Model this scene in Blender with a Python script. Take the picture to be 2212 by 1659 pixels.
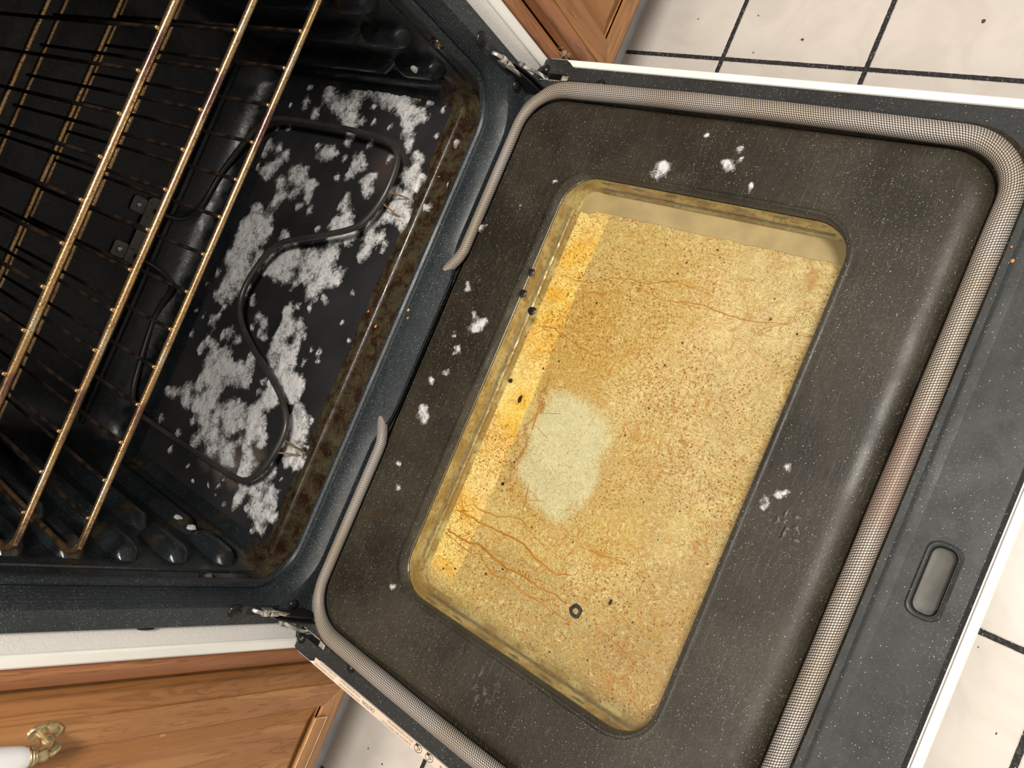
import bpy, bmesh, math, random
import numpy as np
from mathutils import Vector, Matrix, noise

PI = math.pi
S = bpy.context.scene
COL = S.collection
for o in list(bpy.data.objects):
    bpy.data.objects.remove(o, do_unlink=True)

# ---------------------------------------------------------------- camera
# Metres. +X right side of the range, +Y into the oven, +Z up.
# z = 0 is the open door's inner flange; y = 0 is the front face of the oven frame.
cam_d = bpy.data.cameras.new('camera')
cam_d.sensor_width = 36.0
cam_d.sensor_fit = 'HORIZONTAL'
cam_d.lens = 36.0 * 1611.0 / 2212.0
cam_d.clip_start = 0.01
cam = bpy.data.objects.new('camera', cam_d)
COL.objects.link(cam)
RC = ((0.3917998, -0.7654416, -0.5104823), (-0.9198242, -0.3135745, -0.2357848), (0.0204052, 0.5619344, -0.8269301))
CC = (-0.012748, -0.588931, 0.661550)
cam.matrix_world = Matrix((
    (RC[0][0], -RC[1][0], -RC[2][0], CC[0]),
    (RC[0][1], -RC[1][1], -RC[2][1], CC[1]),
    (RC[0][2], -RC[1][2], -RC[2][2], CC[2]),
    (0, 0, 0, 1)))
S.camera = cam

# ---------------------------------------------------------------- light
world = bpy.data.worlds.new('world')
S.world = world
world.use_nodes = True
bg = world.node_tree.nodes['Background']
bg.inputs[0].default_value = (1.0, 0.92, 0.84, 1)
bg.inputs[1].default_value = 0.30


def area(name, loc, target, size, power, color):
    d = bpy.data.lights.new(name, 'AREA')
    d.shape = 'DISK'
    d.size = size
    d.energy = power
    d.color = color
    o = bpy.data.objects.new(name, d)
    COL.objects.link(o)
    o.location = loc
    o.rotation_euler = (Vector(target) - Vector(loc)).to_track_quat('-Z', 'Y').to_euler()
    return o


area('ceiling_light', (0.34, -1.02, 1.76), (0.0, 0.0, 0.0), 0.34, 43, (1.0, 0.94, 0.86))
area('left_fill_light', (-0.95, -0.45, 1.85), (-0.3, 0.0, 0.0), 0.45, 19, (1.0, 0.90, 0.78))  # unseen fill lamp, added to brighten the left floor and cabinet

S.view_settings.view_transform = 'Standard'
S.view_settings.look = 'None'
S.view_settings.exposure = 0.0
S.view_settings.gamma = 1.0
S.view_settings.use_curve_mapping = False


# ---------------------------------------------------------------- node helpers
class NT:
    def __init__(self, name):
        self.m = bpy.data.materials.new(name)
        self.m.use_nodes = True
        self.t = self.m.node_tree
        self.b = self.t.nodes['Principled BSDF']
        self.out = self.t.nodes['Material Output']
        self._tc = None

    def n(self, typ, **kw):
        x = self.t.nodes.new(typ)
        for k, v in kw.items():
            setattr(x, k, v)
        return x

    def l(self, a, b):
        self.t.links.new(a, b)

    def put(self, sock, v):
        if isinstance(v, (int, float)):
            sock.default_value = v
        elif isinstance(v, (tuple, list)):
            if sock.type == 'RGBA' and len(v) == 3:
                v = tuple(v) + (1,)
            sock.default_value = v
        else:
            self.l(v, sock)

    def obj(self):
        if self._tc is None:
            self._tc = self.n('ShaderNodeTexCoord')
        return self._tc.outputs['Object']

    def uv(self):
        if self._tc is None:
            self._tc = self.n('ShaderNodeTexCoord')
        return self._tc.outputs['UV']

    def math(self, op, a, b=0.0, c=0.0, clamp=False):
        x = self.n('ShaderNodeMath', operation=op, use_clamp=clamp)
        self.put(x.inputs[0], a)
        self.put(x.inputs[1], b)
        self.put(x.inputs[2], c)
        return x.outputs[0]

    def vm(self, op, a, b=(0, 0, 0)):
        x = self.n('ShaderNodeVectorMath', operation=op)
        self.put(x.inputs[0], a)
        self.put(x.inputs[1], b)
        return x.outputs['Value'] if op in ('LENGTH', 'DISTANCE', 'DOT_PRODUCT') else x.outputs[0]

    def scalev(self, v, s):
        return self.vm('MULTIPLY', v, s)

    def sep(self, v):
        x = self.n('ShaderNodeSeparateXYZ')
        self.l(v, x.inputs[0])
        return x.outputs

    def comb(self, x, y, z):
        c = self.n('ShaderNodeCombineXYZ')
        for i, v in enumerate((x, y, z)):
            self.put(c.inputs[i], v)
        return c.outputs[0]

    def noise(self, v, scale, detail=2.0, rough=0.5, dist=0.0):
        x = self.n('ShaderNodeTexNoise')
        self.put(x.inputs['Vector'], v)
        x.inputs['Scale'].default_value = scale
        x.inputs['Detail'].default_value = detail
        x.inputs['Roughness'].default_value = rough
        x.inputs['Distortion'].default_value = dist
        return x.outputs['Fac']

    def n_color(self, v, scale):
        x = self.n('ShaderNodeTexNoise')
        self.put(x.inputs['Vector'], v)
        x.inputs['Scale'].default_value = scale
        x.inputs['Detail'].default_value = 4
        return x.outputs['Color']

    def voro(self, v, scale, feature='F1', rand=1.0):
        x = self.n('ShaderNodeTexVoronoi', feature=feature)
        self.put(x.inputs['Vector'], v)
        x.inputs['Scale'].default_value = scale
        x.inputs['Randomness'].default_value = rand
        return x.outputs

    def ramp(self, v, lo, hi, a=0.0, b=1.0, smooth=True):
        x = self.n('ShaderNodeMapRange')
        x.interpolation_type = 'SMOOTHSTEP' if smooth else 'LINEAR'
        x.clamp = True
        self.put(x.inputs['Value'], v)
        self.put(x.inputs['From Min'], lo)
        self.put(x.inputs['From Max'], hi)
        self.put(x.inputs['To Min'], a)
        self.put(x.inputs['To Max'], b)
        return x.outputs[0]

    def mix(self, f, a, b, typ='MIX'):
        x = self.n('ShaderNodeMix', data_type='RGBA', blend_type=typ)
        self.put(x.inputs[0], f)
        self.put(x.inputs[6], a)
        self.put(x.inputs[7], b)
        return x.outputs[2]

    def bump(self, h, strength=0.3, dist=0.001):
        x = self.n('ShaderNodeBump')
        x.inputs['Strength'].default_value = strength
        x.inputs['Distance'].default_value = dist
        self.l(h, x.inputs['Height'])
        self.l(x.outputs[0], self.b.inputs['Normal'])

    def set(self, **kw):
        names = {'color': 'Base Color', 'rough': 'Roughness', 'metal': 'Metallic', 'spec': 'Specular IOR Level',
                 'coat': 'Coat Weight', 'coatr': 'Coat Roughness', 'alpha': 'Alpha', 'sss': 'Subsurface Weight'}
        for k, v in kw.items():
            self.put(self.b.inputs[names[k]], v)
        return self


def plain(name, col, rough=0.5, metal=0.0, spec=0.5, var=0.06, scale=60):
    t = NT(name)
    n = t.noise(t.obj(), scale, 3)
    f = t.ramp(n, 0.3, 0.7, 1 - var, 1 + var)
    t.set(color=t.mix(1.0, col, t.comb(f, f, f), 'MULTIPLY'), rough=rough, metal=metal, spec=spec)
    return t.m


def specks(t, dens=0.80, size=0.2, scale=700.0):
    v = t.voro(t.obj(), scale)
    r = t.sep(v['Color'])[0]
    a = t.math('GREATER_THAN', r, dens)
    b = t.ramp(v['Distance'], size * 0.8, size * 1.4, 1, 0)
    return t.math('MULTIPLY', a, b)


def enamel(name, base, base2, speck, dens=0.80, rough=0.3, scratches=0.0, brown=None, dens2=0.965, ang=0.6, sscale=1150.0,
           bumpy=0.0):
    t = NT(name)
    c = t.obj()
    big = t.noise(c, 9, 4, 0.6)
    col = t.mix(t.ramp(big, 0.35, 0.65), base, base2)
    fine = t.noise(c, 260, 3, 0.6)
    f = t.ramp(fine, 0.3, 0.7, 0.82, 1.18)
    col = t.mix(1.0, col, t.comb(f, f, f), 'MULTIPLY')
    if brown:
        bm = t.ramp(t.noise(c, 22, 6, 0.65, 0.4), brown[1], brown[2])
        col = t.mix(bm, col, brown[0])
    if scratches > 0:
        # fine diagonal wiping marks
        rot = t.n('ShaderNodeMapping')
        rot.inputs['Rotation'].default_value = (0, 0, ang)
        rot.inputs['Scale'].default_value = (30, 900, 30)
        t.l(c, rot.inputs[0])
        sc = t.noise(rot.outputs[0], 1.0, 3, 0.6)
        col = t.mix(t.ramp(sc, 0.55, 0.8, 0, scratches), col, (0.13, 0.125, 0.11))
    patch = t.ramp(t.noise(c, 14, 3, 0.6), 0.35, 0.7, 0.25, 1.0)
    s1 = t.math('MULTIPLY', t.math('MULTIPLY', specks(t, dens, 0.20, sscale), t.ramp(t.noise(c, 500, 1), 0.3, 0.7, 0.25, 1.0)), patch)
    s2 = specks(t, dens2, 0.20, sscale * 0.7)
    s = t.math('MAXIMUM', s1, s2)
    col = t.mix(s, col, speck)
    rr = t.ramp(t.noise(c, 40, 3), 0.3, 0.7, rough * 0.9, rough * 1.15)
    t.set(color=col, rough=rr, spec=0.42)
    if bumpy:
        t.bump(t.noise(c, 420, 3, 0.6), bumpy, 0.0006)
    return t.m


M = {}
M['panel'] = enamel('door_enamel', (0.033, 0.028, 0.018), (0.015, 0.012, 0.007), (0.70, 0.67, 0.58), dens=0.76, rough=0.46,
                    scratches=0.35, brown=((0.045, 0.026, 0.011), 0.56, 0.78), bumpy=0.25)
M['flange'] = enamel('door_flange_enamel', (0.020, 0.023, 0.023), (0.015, 0.016, 0.016), (0.65, 0.67, 0.66), dens=0.80, rough=0.52,
                     scratches=0.10)
M['frame'] = enamel('frame_enamel', (0.025, 0.031, 0.034), (0.017, 0.022, 0.025), (0.62, 0.66, 0.66), dens=0.50, rough=0.44, bumpy=0.30)
M['cavity'] = None
M['black'] = plain('matte_black', (0.006, 0.006, 0.007), 0.6)
M['screw'] = plain('black_screw', (0.018, 0.016, 0.015), 0.25, 0.4)
M['white'] = plain('white_enamel', (0.80, 0.79, 0.74), 0.28, var=0.02, scale=20)
M['steel'] = plain('zinc_steel', (0.62, 0.60, 0.54), 0.32, 0.85, var=0.25, scale=220)
M['dullsteel'] = plain('dull_steel', (0.20, 0.19, 0.165), 0.55, 0.55, var=0.15, scale=90)
M['brass'] = plain('aged_brass', (0.62, 0.50, 0.28), 0.30, 0.9, var=0.30, scale=180)
M['porcelain'] = plain('porcelain', (0.82, 0.83, 0.84), 0.12, var=0.01)
M['ink'] = plain('black_ink', (0.035, 0.022, 0.020), 0.6)
M['inkbrown'] = plain('brown_ink', (0.16, 0.10, 0.075), 0.6)


def mk_cavity():
    t = NT('cavity_enamel')
    c = t.obj()
    col = t.mix(t.ramp(t.noise(c, 10, 4), 0.35, 0.65), (0.007, 0.009, 0.011), (0.015, 0.019, 0.022))
    xyz = t.sep(c)
    # baked-on grease: over the front sill strip and in blotches on the walls
    sill = t.math('MULTIPLY', t.ramp(xyz[1], 0.145, 0.10), t.ramp(xyz[2], 0.05, 0.015))
    bl = t.noise(c, 16, 6, 0.62, 0.3)
    wall = t.ramp(bl, 0.50, 0.68, 0.0, 0.75)
    m = t.math('MAXIMUM', t.math('MULTIPLY', sill, t.ramp(t.noise(c, 24, 5, 0.6), 0.18, 0.5, 0.45, 1.0)), wall)
    br = t.mix(t.ramp(t.noise(c, 55, 6, 0.7, 0.6), 0.38, 0.62), (0.050, 0.040, 0.020), (0.020, 0.008, 0.004))
    col = t.mix(m, col, br)
    s = t.math('MULTIPLY', specks(t, 0.80, 0.2, 560), t.ramp(bl, 0.35, 0.6, 1, 0.25))
    col = t.mix(s, col, (0.20, 0.21, 0.20))
    t.set(color=col, rough=t.ramp(t.noise(c, 60, 4), 0.3, 0.7, 0.16, 0.42), spec=0.55)
    t.bump(t.noise(c, 190, 5, 0.65), 0.30, 0.001)
    return t.m


M['cavity'] = mk_cavity()


def mk_sheet():
    t = NT('liner_sheet_black')
    c = t.obj()
    col = t.mix(t.ramp(t.noise(c, 9, 4), 0.3, 0.7), (0.014, 0.014, 0.015), (0.028, 0.028, 0.029))
    # burnt tan patch near the left front bend of the element
    d = t.vm('LENGTH', t.scalev(t.vm('SUBTRACT', c, (-0.232, 0.235, 0)), (1.0, 0.62, 0)))
    d2 = t.math('ADD', d, t.ramp(t.noise(c, 30, 4), 0.2, 0.8, -0.02, 0.02))
    col = t.mix(t.ramp(d2, 0.012, 0.05, 0.75, 0), col, (0.15, 0.11, 0.085))
    d = t.vm('LENGTH', t.vm('SUBTRACT', c, (0.205, 0.175, 0)))
    col = t.mix(t.ramp(d, 0.01, 0.045, 0.35, 0), col, (0.10, 0.06, 0.045))
    wet = specks(t, 0.93, 0.22, 300)
    wet = t.math('MULTIPLY', wet, t.ramp(t.noise(c, 14, 2), 0.52, 0.62))
    t.set(color=col, rough=t.math('SUBTRACT', 0.42, t.math('MULTIPLY', wet, 0.34)), spec=0.5)
    t.bump(t.math('ADD', t.noise(c, 30, 3), t.math('MULTIPLY', wet, 1.5)), 0.35, 0.001)
    return t.m


M['sheet'] = mk_sheet()


def mk_rod():
    t = NT('heat_stained_chrome')
    c = t.obj()
    st = t.noise(t.scalev(c, (18, 60, 60)), 1.0, 3, 0.6)
    col = t.mix(t.ramp(st, 0.30, 0.50), (0.22, 0.11, 0.10), (0.66, 0.42, 0.20))
    col = t.mix(t.ramp(st, 0.54, 0.72), col, (0.74, 0.64, 0.44))
    pit = t.noise(c, 520, 4, 0.7)
    p = t.ramp(pit, 0.50, 0.64, 0, 0.85)
    col = t.mix(p, col, (0.10, 0.055, 0.035))
    t.set(color=col, metal=0.92, rough=t.ramp(pit, 0.35, 0.65, 0.12, 0.40))
    t.bump(pit, 0.18, 0.0004)
    return t.m


M['rod'] = mk_rod()


def mk_wire():
    t = NT('shaded_rack_wire')
    c = t.obj()
    st = t.noise(t.scalev(c, (60, 14, 60)), 1.0, 4, 0.65)
    col = t.mix(t.ramp(st, 0.45, 0.65), (0.005, 0.004, 0.004), (0.045, 0.026, 0.015))  # near-black colour carries the shade the wires sit in; brown patches are their own
    t.set(color=col, metal=0.3, rough=0.6, spec=0.25)
    return t.m


M['wire'] = mk_wire()
M['element'] = plain('element_sheath', (0.055, 0.050, 0.047), 0.36, 0.35, var=0.25, scale=30)


def mk_gasket():
    t = NT('braided_gasket')
    uv = t.sep(t.uv())
    # u = metres along the rope, v = metres around it; offset rows of stitches
    v = t.math('DIVIDE', uv[1], 0.0021)
    row = t.math('FLOOR', v)
    fv = t.math('SUBTRACT', t.math('FRACT', v), 0.5)
    u = t.math('ADD', t.math('DIVIDE', uv[0], 0.0023), t.math('MULTIPLY', row, 0.38))
    fu = t.math('SUBTRACT', t.math('FRACT', u), 0.5)
    fv2 = t.math('ADD', fv, t.math('MULTIPLY', fu, 0.35))
    d = t.math('ADD', t.math('POWER', t.math('MULTIPLY', t.math('ABSOLUTE', fu), 2.0), 2.0),
               t.math('POWER', t.math('MULTIPLY', t.math('ABSOLUTE', fv2), 2.1), 2.0))
    k = t.ramp(d, 0.25, 0.95, 1, 0)
    c = t.obj()
    tint = t.mix(t.ramp(t.noise(c, 10, 3), 0.4, 0.65), (0.58, 0.54, 0.49), (0.52, 0.44, 0.34))
    col = t.mix(k, (0.060, 0.048, 0.042), tint)
    # a browned stretch on the far side
    xyz = t.sep(c)
    far = t.math('MULTIPLY', t.ramp(xyz[1], -0.49, -0.50), t.ramp(t.math('ABSOLUTE', t.math('SUBTRACT', xyz[0], 0.055)), 0.03, 0.07, 0.6, 0))
    col = t.mix(far, col, (0.17, 0.10, 0.065))
    t.set(color=col, rough=0.5, metal=0.25, spec=0.4)
    t.bump(k, 0.5, 0.0006)
    return t.m


M['gasket'] = mk_gasket()


def mk_leather():
    t = NT('textured_white_paint')
    c = t.obj()
    n = t.noise(t.scalev(c, (1, 1, 0.45)), 260, 3, 0.6, 1.0)
    ridges = t.math('ABSOLUTE', t.math('SUBTRACT', n, 0.5))
    t.set(color=(0.66, 0.64, 0.61), rough=0.45)
    t.bump(t.ramp(ridges, 0, 0.10), 0.30, 0.0006)
    return t.m


M['leather'] = mk_leather()


def mk_wood(name, a, b, dark, axis='z', rough=0.38):
    t = NT(name)
    c = t.obj()
    sc = {'z': (1, 1, 0.09), 'x': (0.09, 1, 1), 'y': (1, 0.09, 1)}[axis]
    v = t.scalev(c, sc)
    n1 = t.noise(v, 24, 5, 0.6, 1.5)
    w = t.math('FRACT', t.math('MULTIPLY', n1, 7.0))
    w = t.math('ABSOLUTE', t.math('SUBTRACT', w, 0.5))
    col = t.mix(t.ramp(n1, 0.35, 0.65), a, b)
    col = t.mix(t.ramp(w, 0.0, 0.16, 0.45, 0), col, dark)
    n2 = t.noise(v, 330, 4, 0.7)
    col = t.mix(t.ramp(n2, 0.55, 0.75, 0, 0.45), col, dark)
    # worn, pale flecks in the varnish
    fl = t.noise(t.scalev(c, tuple(0.3 if s_ < 0.5 else 1 for s_ in sc)), 170, 3, 0.6)
    col = t.mix(t.ramp(fl, 0.70, 0.78, 0, 0.55), col, (0.62, 0.42, 0.22))
    t.set(color=col, rough=rough, spec=0.4)
    t.bump(n2, 0.18, 0.0006)
    return t.m


M['wood_z'] = mk_wood('oak_stile', (0.40, 0.195, 0.070), (0.30, 0.130, 0.042), (0.13, 0.048, 0.014), 'z')
M['wood_x'] = mk_wood('oak_rail', (0.41, 0.205, 0.078), (0.31, 0.140, 0.048), (0.15, 0.058, 0.018), 'x')
M['wood_dark_z'] = mk_wood('oak_red_edge', (0.40, 0.175, 0.075), (0.25, 0.100, 0.042), (0.09, 0.030, 0.010), 'z')
M['wood_dark_x'] = mk_wood('oak_red_edge_horizontal', (0.30, 0.125, 0.055), (0.19, 0.075, 0.032), (0.07, 0.022, 0.008), 'x')


def mk_floor():
    t = NT('white_tile_dark_grout')
    c = t.obj()
    xyz = t.sep(c)
    T = 0.21

    def grid(u, off):
        a = t.math('DIVIDE', t.math('SUBTRACT', u, off), T)
        f = t.math('ABSOLUTE', t.math('SUBTRACT', t.math('FRACT', t.math('ADD', a, 0.5)), 0.5))
        return t.math('MULTIPLY', f, T)
    d = t.math('MINIMUM', grid(xyz[0], 0.5862 - 10 * T), grid(xyz[1], -0.0452 - 20 * T))
    dj = t.math('ADD', d, t.ramp(t.noise(c, 120, 2), 0.3, 0.7, -0.0002, 0.0002))
    g = t.ramp(dj, 0.0031, 0.0038, 1, 0)
    marb = t.noise(c, 11, 5, 0.6, 1.5)
    tile = t.mix(t.ramp(marb, 0.35, 0.7), (0.70, 0.655, 0.60), (0.63, 0.585, 0.53))
    grout = t.mix(t.ramp(t.noise(c, 260, 4, 0.7), 0.45, 0.7), (0.018, 0.018, 0.019), (0.075, 0.068, 0.062))
    grout = t.mix(specks(t, 0.86, 0.25, 420), grout, (0.45, 0.43, 0.40))
    spot = t.math('MULTIPLY', specks(t, 0.965, 0.22, 42), t.ramp(t.noise(c, 15, 2), 0.45, 0.6))
    tile = t.mix(t.math('MULTIPLY', specks(t, 0.93, 0.10, 60), 0.8), tile, (0.22, 0.17, 0.13))
    col = t.mix(g, tile, grout)
    t.set(color=col, rough=t.math('ADD', 0.30, t.math('MULTIPLY', g, 0.5)), spec=0.4)
    h = t.math('ADD', t.ramp(dj, 0.0031, 0.0052), t.math('MULTIPLY', t.noise(c, 14, 3, 0.5, 1.0), 0.5))
    t.bump(h, 0.45, 0.0015)
    return t.m


M['floor'] = mk_floor()
M['toe'] = plain('painted_toe_kick', (0.62, 0.65, 0.68), 0.45, var=0.10, scale=30)
M['label'] = plain('warning_label_paper', (0.66, 0.54, 0.43), 0.5, var=0.06, scale=25)


def mk_foam():
    t = NT('cleaner_foam')
    at = t.n('ShaderNodeAttribute')
    at.attribute_name = 'foam_cover'
    F = at.outputs['Fac']
    c = t.obj()
    wv = t.vm('ADD', c, t.scalev(t.vm('SUBTRACT', t.n_color(c, 130), (0.5, 0.5, 0.5)), (0.010, 0.010, 0)))
    n1 = t.noise(wv, 95, 4, 0.65)
    n2 = t.noise(wv, 260, 4, 0.70)
    fine = t.noise(c, 900, 3, 0.75)
    cells = t.voro(wv, 330)['Distance']
    thr = t.math('ADD', t.math('ADD', t.ramp(n1, 0.34, 0.66, 0, 0.62, False), t.ramp(n2, 0.32, 0.68, 0, 0.46, False)), t.math('MULTIPLY', fine, 0.30))
    v = t.math('SUBTRACT', t.math('MULTIPLY', F, 1.42), t.math('SUBTRACT', thr, 0.09))
    cover = t.ramp(v, -0.03, 0.10)
    # bubbles open in the skin where the layer is thin
    thin = t.ramp(v, 0.05, 0.95, 1, 0.15)
    holes = t.math('MULTIPLY', t.ramp(fine, 0.47, 0.58), t.math('MULTIPLY', thin, 0.9))
    cover = t.math('MULTIPLY', cover, t.math('SUBTRACT', 1.0, holes))
    cover = t.math('MULTIPLY', cover, t.ramp(v, 0.0, 0.6, 0.42, 1.0))
    col = t.mix(t.ramp(v, 0.1, 0.9), (0.31, 0.305, 0.30), (0.66, 0.655, 0.65))
    t.set(color=col, rough=0.5, spec=0.35)
    t.bump(t.math('ADD', t.math('ADD', fine, cells), t.math('MULTIPLY', n2, 1.5)), 0.28, 0.0012)
    tr = t.n('ShaderNodeBsdfTransparent')
    mx = t.n('ShaderNodeMixShader')
    t.l(cover, mx.inputs[0])
    t.l(tr.outputs[0], mx.inputs[1])
    t.l(t.b.outputs[0], mx.inputs[2])
    t.l(mx.outputs[0], t.out.inputs[0])
    return t.m


M['foam'] = mk_foam()


def mk_pane():
    t = NT('oven_window_glass')
    g = t.n('ShaderNodeBsdfGlossy')
    g.inputs['Roughness'].default_value = 0.22
    g.inputs['Color'].default_value = (1, 1, 1, 1)
    tr = t.n('ShaderNodeBsdfTransparent')
    tr.inputs[0].default_value = (0.97, 0.96, 0.90, 1)
    fr = t.n('ShaderNodeFresnel')
    fr.inputs[0].default_value = 1.40
    mx = t.n('ShaderNodeMixShader')
    t.l(fr.outputs[0], mx.inputs[0])
    t.l(tr.outputs[0], mx.inputs[1])
    t.l(g.outputs[0], mx.inputs[2])
    t.l(mx.outputs[0], t.out.inputs[0])
    return t.m


M['pane'] = mk_pane()


def mk_screen():
    """Dirty inner layer of the door window: dotted screen under baked grease."""
    t = NT('greasy_window_screen')
    c = t.obj()
    xyz = t.sep(c)
    x, y = xyz[0], xyz[1]

    def blob(cx, cy, sx, sy, lo, hi, amp=0.3, ns=26.0):
        d = t.vm('LENGTH', t.scalev(t.vm('SUBTRACT', c, (cx, cy, 0)), (1 / sx, 1 / sy, 0)))
        d = t.math('ADD', d, t.ramp(t.noise(c, ns, 5, 0.65), 0.25, 0.75, -amp, amp))
        return t.ramp(d, lo, hi, 1, 0)

    def mul(a, b):
        return t.math('MULTIPLY', a, b)

    def inv(a):
        return t.math('SUBTRACT', 1.0, a)
    warp = t.scalev(t.vm('SUBTRACT', t.n_color(c, 24), (0.5, 0.5, 0.5)), (0.030, 0.030, 0))
    wv = t.vm('ADD', c, warp)
    warp2 = t.scalev(t.vm('SUBTRACT', t.n_color(c, 120), (0.5, 0.5, 0.5)), (0.010, 0.010, 0))
    wv2 = t.vm('ADD', wv, warp2)
    col = t.mix(t.ramp(t.noise(c, 12, 4, 0.6), 0.35, 0.65), (0.64, 0.57, 0.33), (0.55, 0.46, 0.21))
    # large tinted zones of baked grease
    orange = t.math('MAXIMUM', blob(0.075, -0.175, 0.10, 0.075, 0.4, 1.15), mul(blob(0.14, -0.27, 0.11, 0.06, 0.3, 1.1), 0.75))
    orange = t.math('MAXIMUM', orange, mul(blob(-0.04, -0.305, 0.14, 0.05, 0.3, 1.1), 0.55))
    orange = t.math('MAXIMUM', orange, mul(blob(-0.15, -0.21, 0.05, 0.09, 0.3, 1.1), 0.5))
    col = t.mix(mul(orange, 0.62), col, (0.52, 0.35, 0.085))
    col = t.mix(mul(blob(-0.195, -0.27, 0.05, 0.12, 0.5, 1.2), 0.6), col, (0.37, 0.32, 0.17))
    col = t.mix(mul(blob(0.10, -0.34, 0.17, 0.08, 0.2, 1.2), 0.55), col, (0.72, 0.61, 0.42))
    col = t.mix(mul(blob(-0.17, -0.395, 0.12, 0.07, 0.3, 1.3), 0.65), col, (0.44, 0.31, 0.15))
    # honey-yellow light strip painted into the colour along the hinge side, straight edged
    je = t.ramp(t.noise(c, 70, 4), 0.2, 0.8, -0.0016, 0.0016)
    light_band = mul(t.ramp(t.math('ADD', y, je), -0.1515, -0.1495), t.ramp(t.math('ABSOLUTE', x), 0.228, 0.205))
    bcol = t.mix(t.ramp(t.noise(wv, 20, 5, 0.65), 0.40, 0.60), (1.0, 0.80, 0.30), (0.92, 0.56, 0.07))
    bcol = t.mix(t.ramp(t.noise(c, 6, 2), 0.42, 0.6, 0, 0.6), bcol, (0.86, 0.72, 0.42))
    col = t.mix(mul(light_band, 0.95), col, bcol)
    # wiped clean rectangle
    dx = t.math('POWER', t.math('ABSOLUTE', t.math('DIVIDE', t.math('ADD', t.math('ADD', x, mul(y, -0.22)), -0.002), 0.064)), 3.0)
    dy = t.math('POWER', t.math('ABSOLUTE', t.math('DIVIDE', t.math('ADD', y, 0.213), 0.050)), 3.0)
    dd = t.math('ADD', t.math('ADD', dx, dy), t.ramp(t.noise(c, 34, 5, 0.65), 0.25, 0.75, -0.35, 0.35))
    cl = t.ramp(dd, 0.45, 1.25, 1, 0)
    halo = mul(t.ramp(dd, 2.6, 1.0), inv(cl))
    col = t.mix(mul(cl, 0.80), col, (0.62, 0.66, 0.54))
    # brown tide line on the hinge-side edge of the wiped patch
    tide = mul(t.ramp(t.math('ABSOLUTE', t.math('ADD', t.math('ADD', y, 0.1625), t.ramp(t.noise(c, 45, 5, 0.7), 0.25, 0.75, -0.009, 0.009))), 0.0032, 0.0004), t.ramp(t.math('ABSOLUTE', t.math('ADD', x, 0.035)), 0.075, 0.055))
    # mottled fibres: two scales of ragged brown threads
    k = inv(mul(cl, 0.65))
    f1 = t.noise(t.scalev(wv2, (1.0, 0.55, 0)), 470, 5, 0.82, 0.15)
    zone = t.ramp(t.noise(c, 14, 4, 0.6), 0.30, 0.62, 0.35, 1.0)
    zone = t.math('ADD', zone, mul(orange, 0.4))
    col = t.mix(mul(mul(t.ramp(f1, 0.49, 0.60), k), mul(zone, 0.90)), col, (0.30, 0.145, 0.022))
    f2 = t.noise(t.scalev(wv2, (1.0, 0.45, 0)), 980, 3, 0.8, 0.0)
    col = t.mix(mul(mul(t.ramp(f2, 0.50, 0.60), inv(mul(cl, 0.3))), 0.60), col, (0.20, 0.105, 0.035))
    f3 = t.noise(t.scalev(wv, (1.0, 0.6, 0)), 110, 7, 0.75, 0.1)
    col = t.mix(mul(mul(t.ramp(f3, 0.50, 0.64), k), 0.60), col, (0.45, 0.255, 0.05))
    pale = t.noise(t.vm('ADD', wv2, (0.3, 0.1, 0)), 280, 4, 0.75)
    col = t.mix(mul(t.ramp(pale, 0.54, 0.66), 0.45), col, (0.86, 0.78, 0.55))
    # veins
    e = t.voro(t.scalev(wv2, (0.75, 0.55, 1)), 62, 'DISTANCE_TO_EDGE')['Distance']
    vein = mul(mul(t.ramp(e, 0.008, 0.035, 1, 0), t.ramp(t.noise(c, 17, 3), 0.46, 0.56)), k)
    col = t.mix(mul(vein, 0.55), col, (0.40, 0.18, 0.03))
    col = t.mix(mul(tide, 0.62), col, (0.20, 0.08, 0.03))
    col = t.mix(mul(halo, 0.18), col, (0.34, 0.18, 0.06))
    # spatter, three sizes
    s1 = mul(specks(t, 0.42, 0.27, 520), t.ramp(t.noise(c, 16, 3), 0.35, 0.60, 0.25, 1.0))
    s2 = mul(specks(t, 0.66, 0.26, 290), t.ramp(t.noise(c, 14, 4), 0.36, 0.58, 0.1, 1.0))
    s3 = specks(t, 0.955, 0.17, 150)
    col = t.mix(mul(s1, mul(k, 0.85)), col, (0.22, 0.085, 0.015))
    col = t.mix(mul(s2, mul(k, 0.95)), col, (0.26, 0.075, 0.012))
    col = t.mix(mul(s3, k), col, (0.05, 0.018, 0.008))
    # the dotted screen, clearest where the glass is least greasy
    P = 0.00165
    du = t.math('SUBTRACT', t.math('FRACT', t.math('DIVIDE', t.math('ADD', x, 10), P)), 0.5)
    dv = t.math('SUBTRACT', t.math('FRACT', t.math('DIVIDE', t.math('ADD', y, 10), P)), 0.5)
    dq = t.math('SQRT', t.math('ADD', mul(du, du), mul(dv, dv)))
    dot = t.ramp(dq, 0.20, 0.36, 1, 0)
    dm = t.math('MAXIMUM', t.ramp(t.math('ADD', y, t.ramp(t.noise(c, 9, 3), 0.3, 0.7, -0.05, 0.05)), -0.26, -0.36), mul(cl, 0.7))
    dm = mul(dm, t.ramp(t.noise(c, 40, 3), 0.35, 0.6, 0.3, 1))
    col = t.mix(mul(dot, t.math('ADD', mul(dm, 0.62), 0.06)), col, (0.12, 0.085, 0.04))
    t.set(color=col, rough=0.42, spec=0.3)
    t.bump(t.math('ADD', f1, t.noise(c, 60, 4)), 0.30, 0.0010)
    return t.m


M['screen'] = mk_screen()


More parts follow.
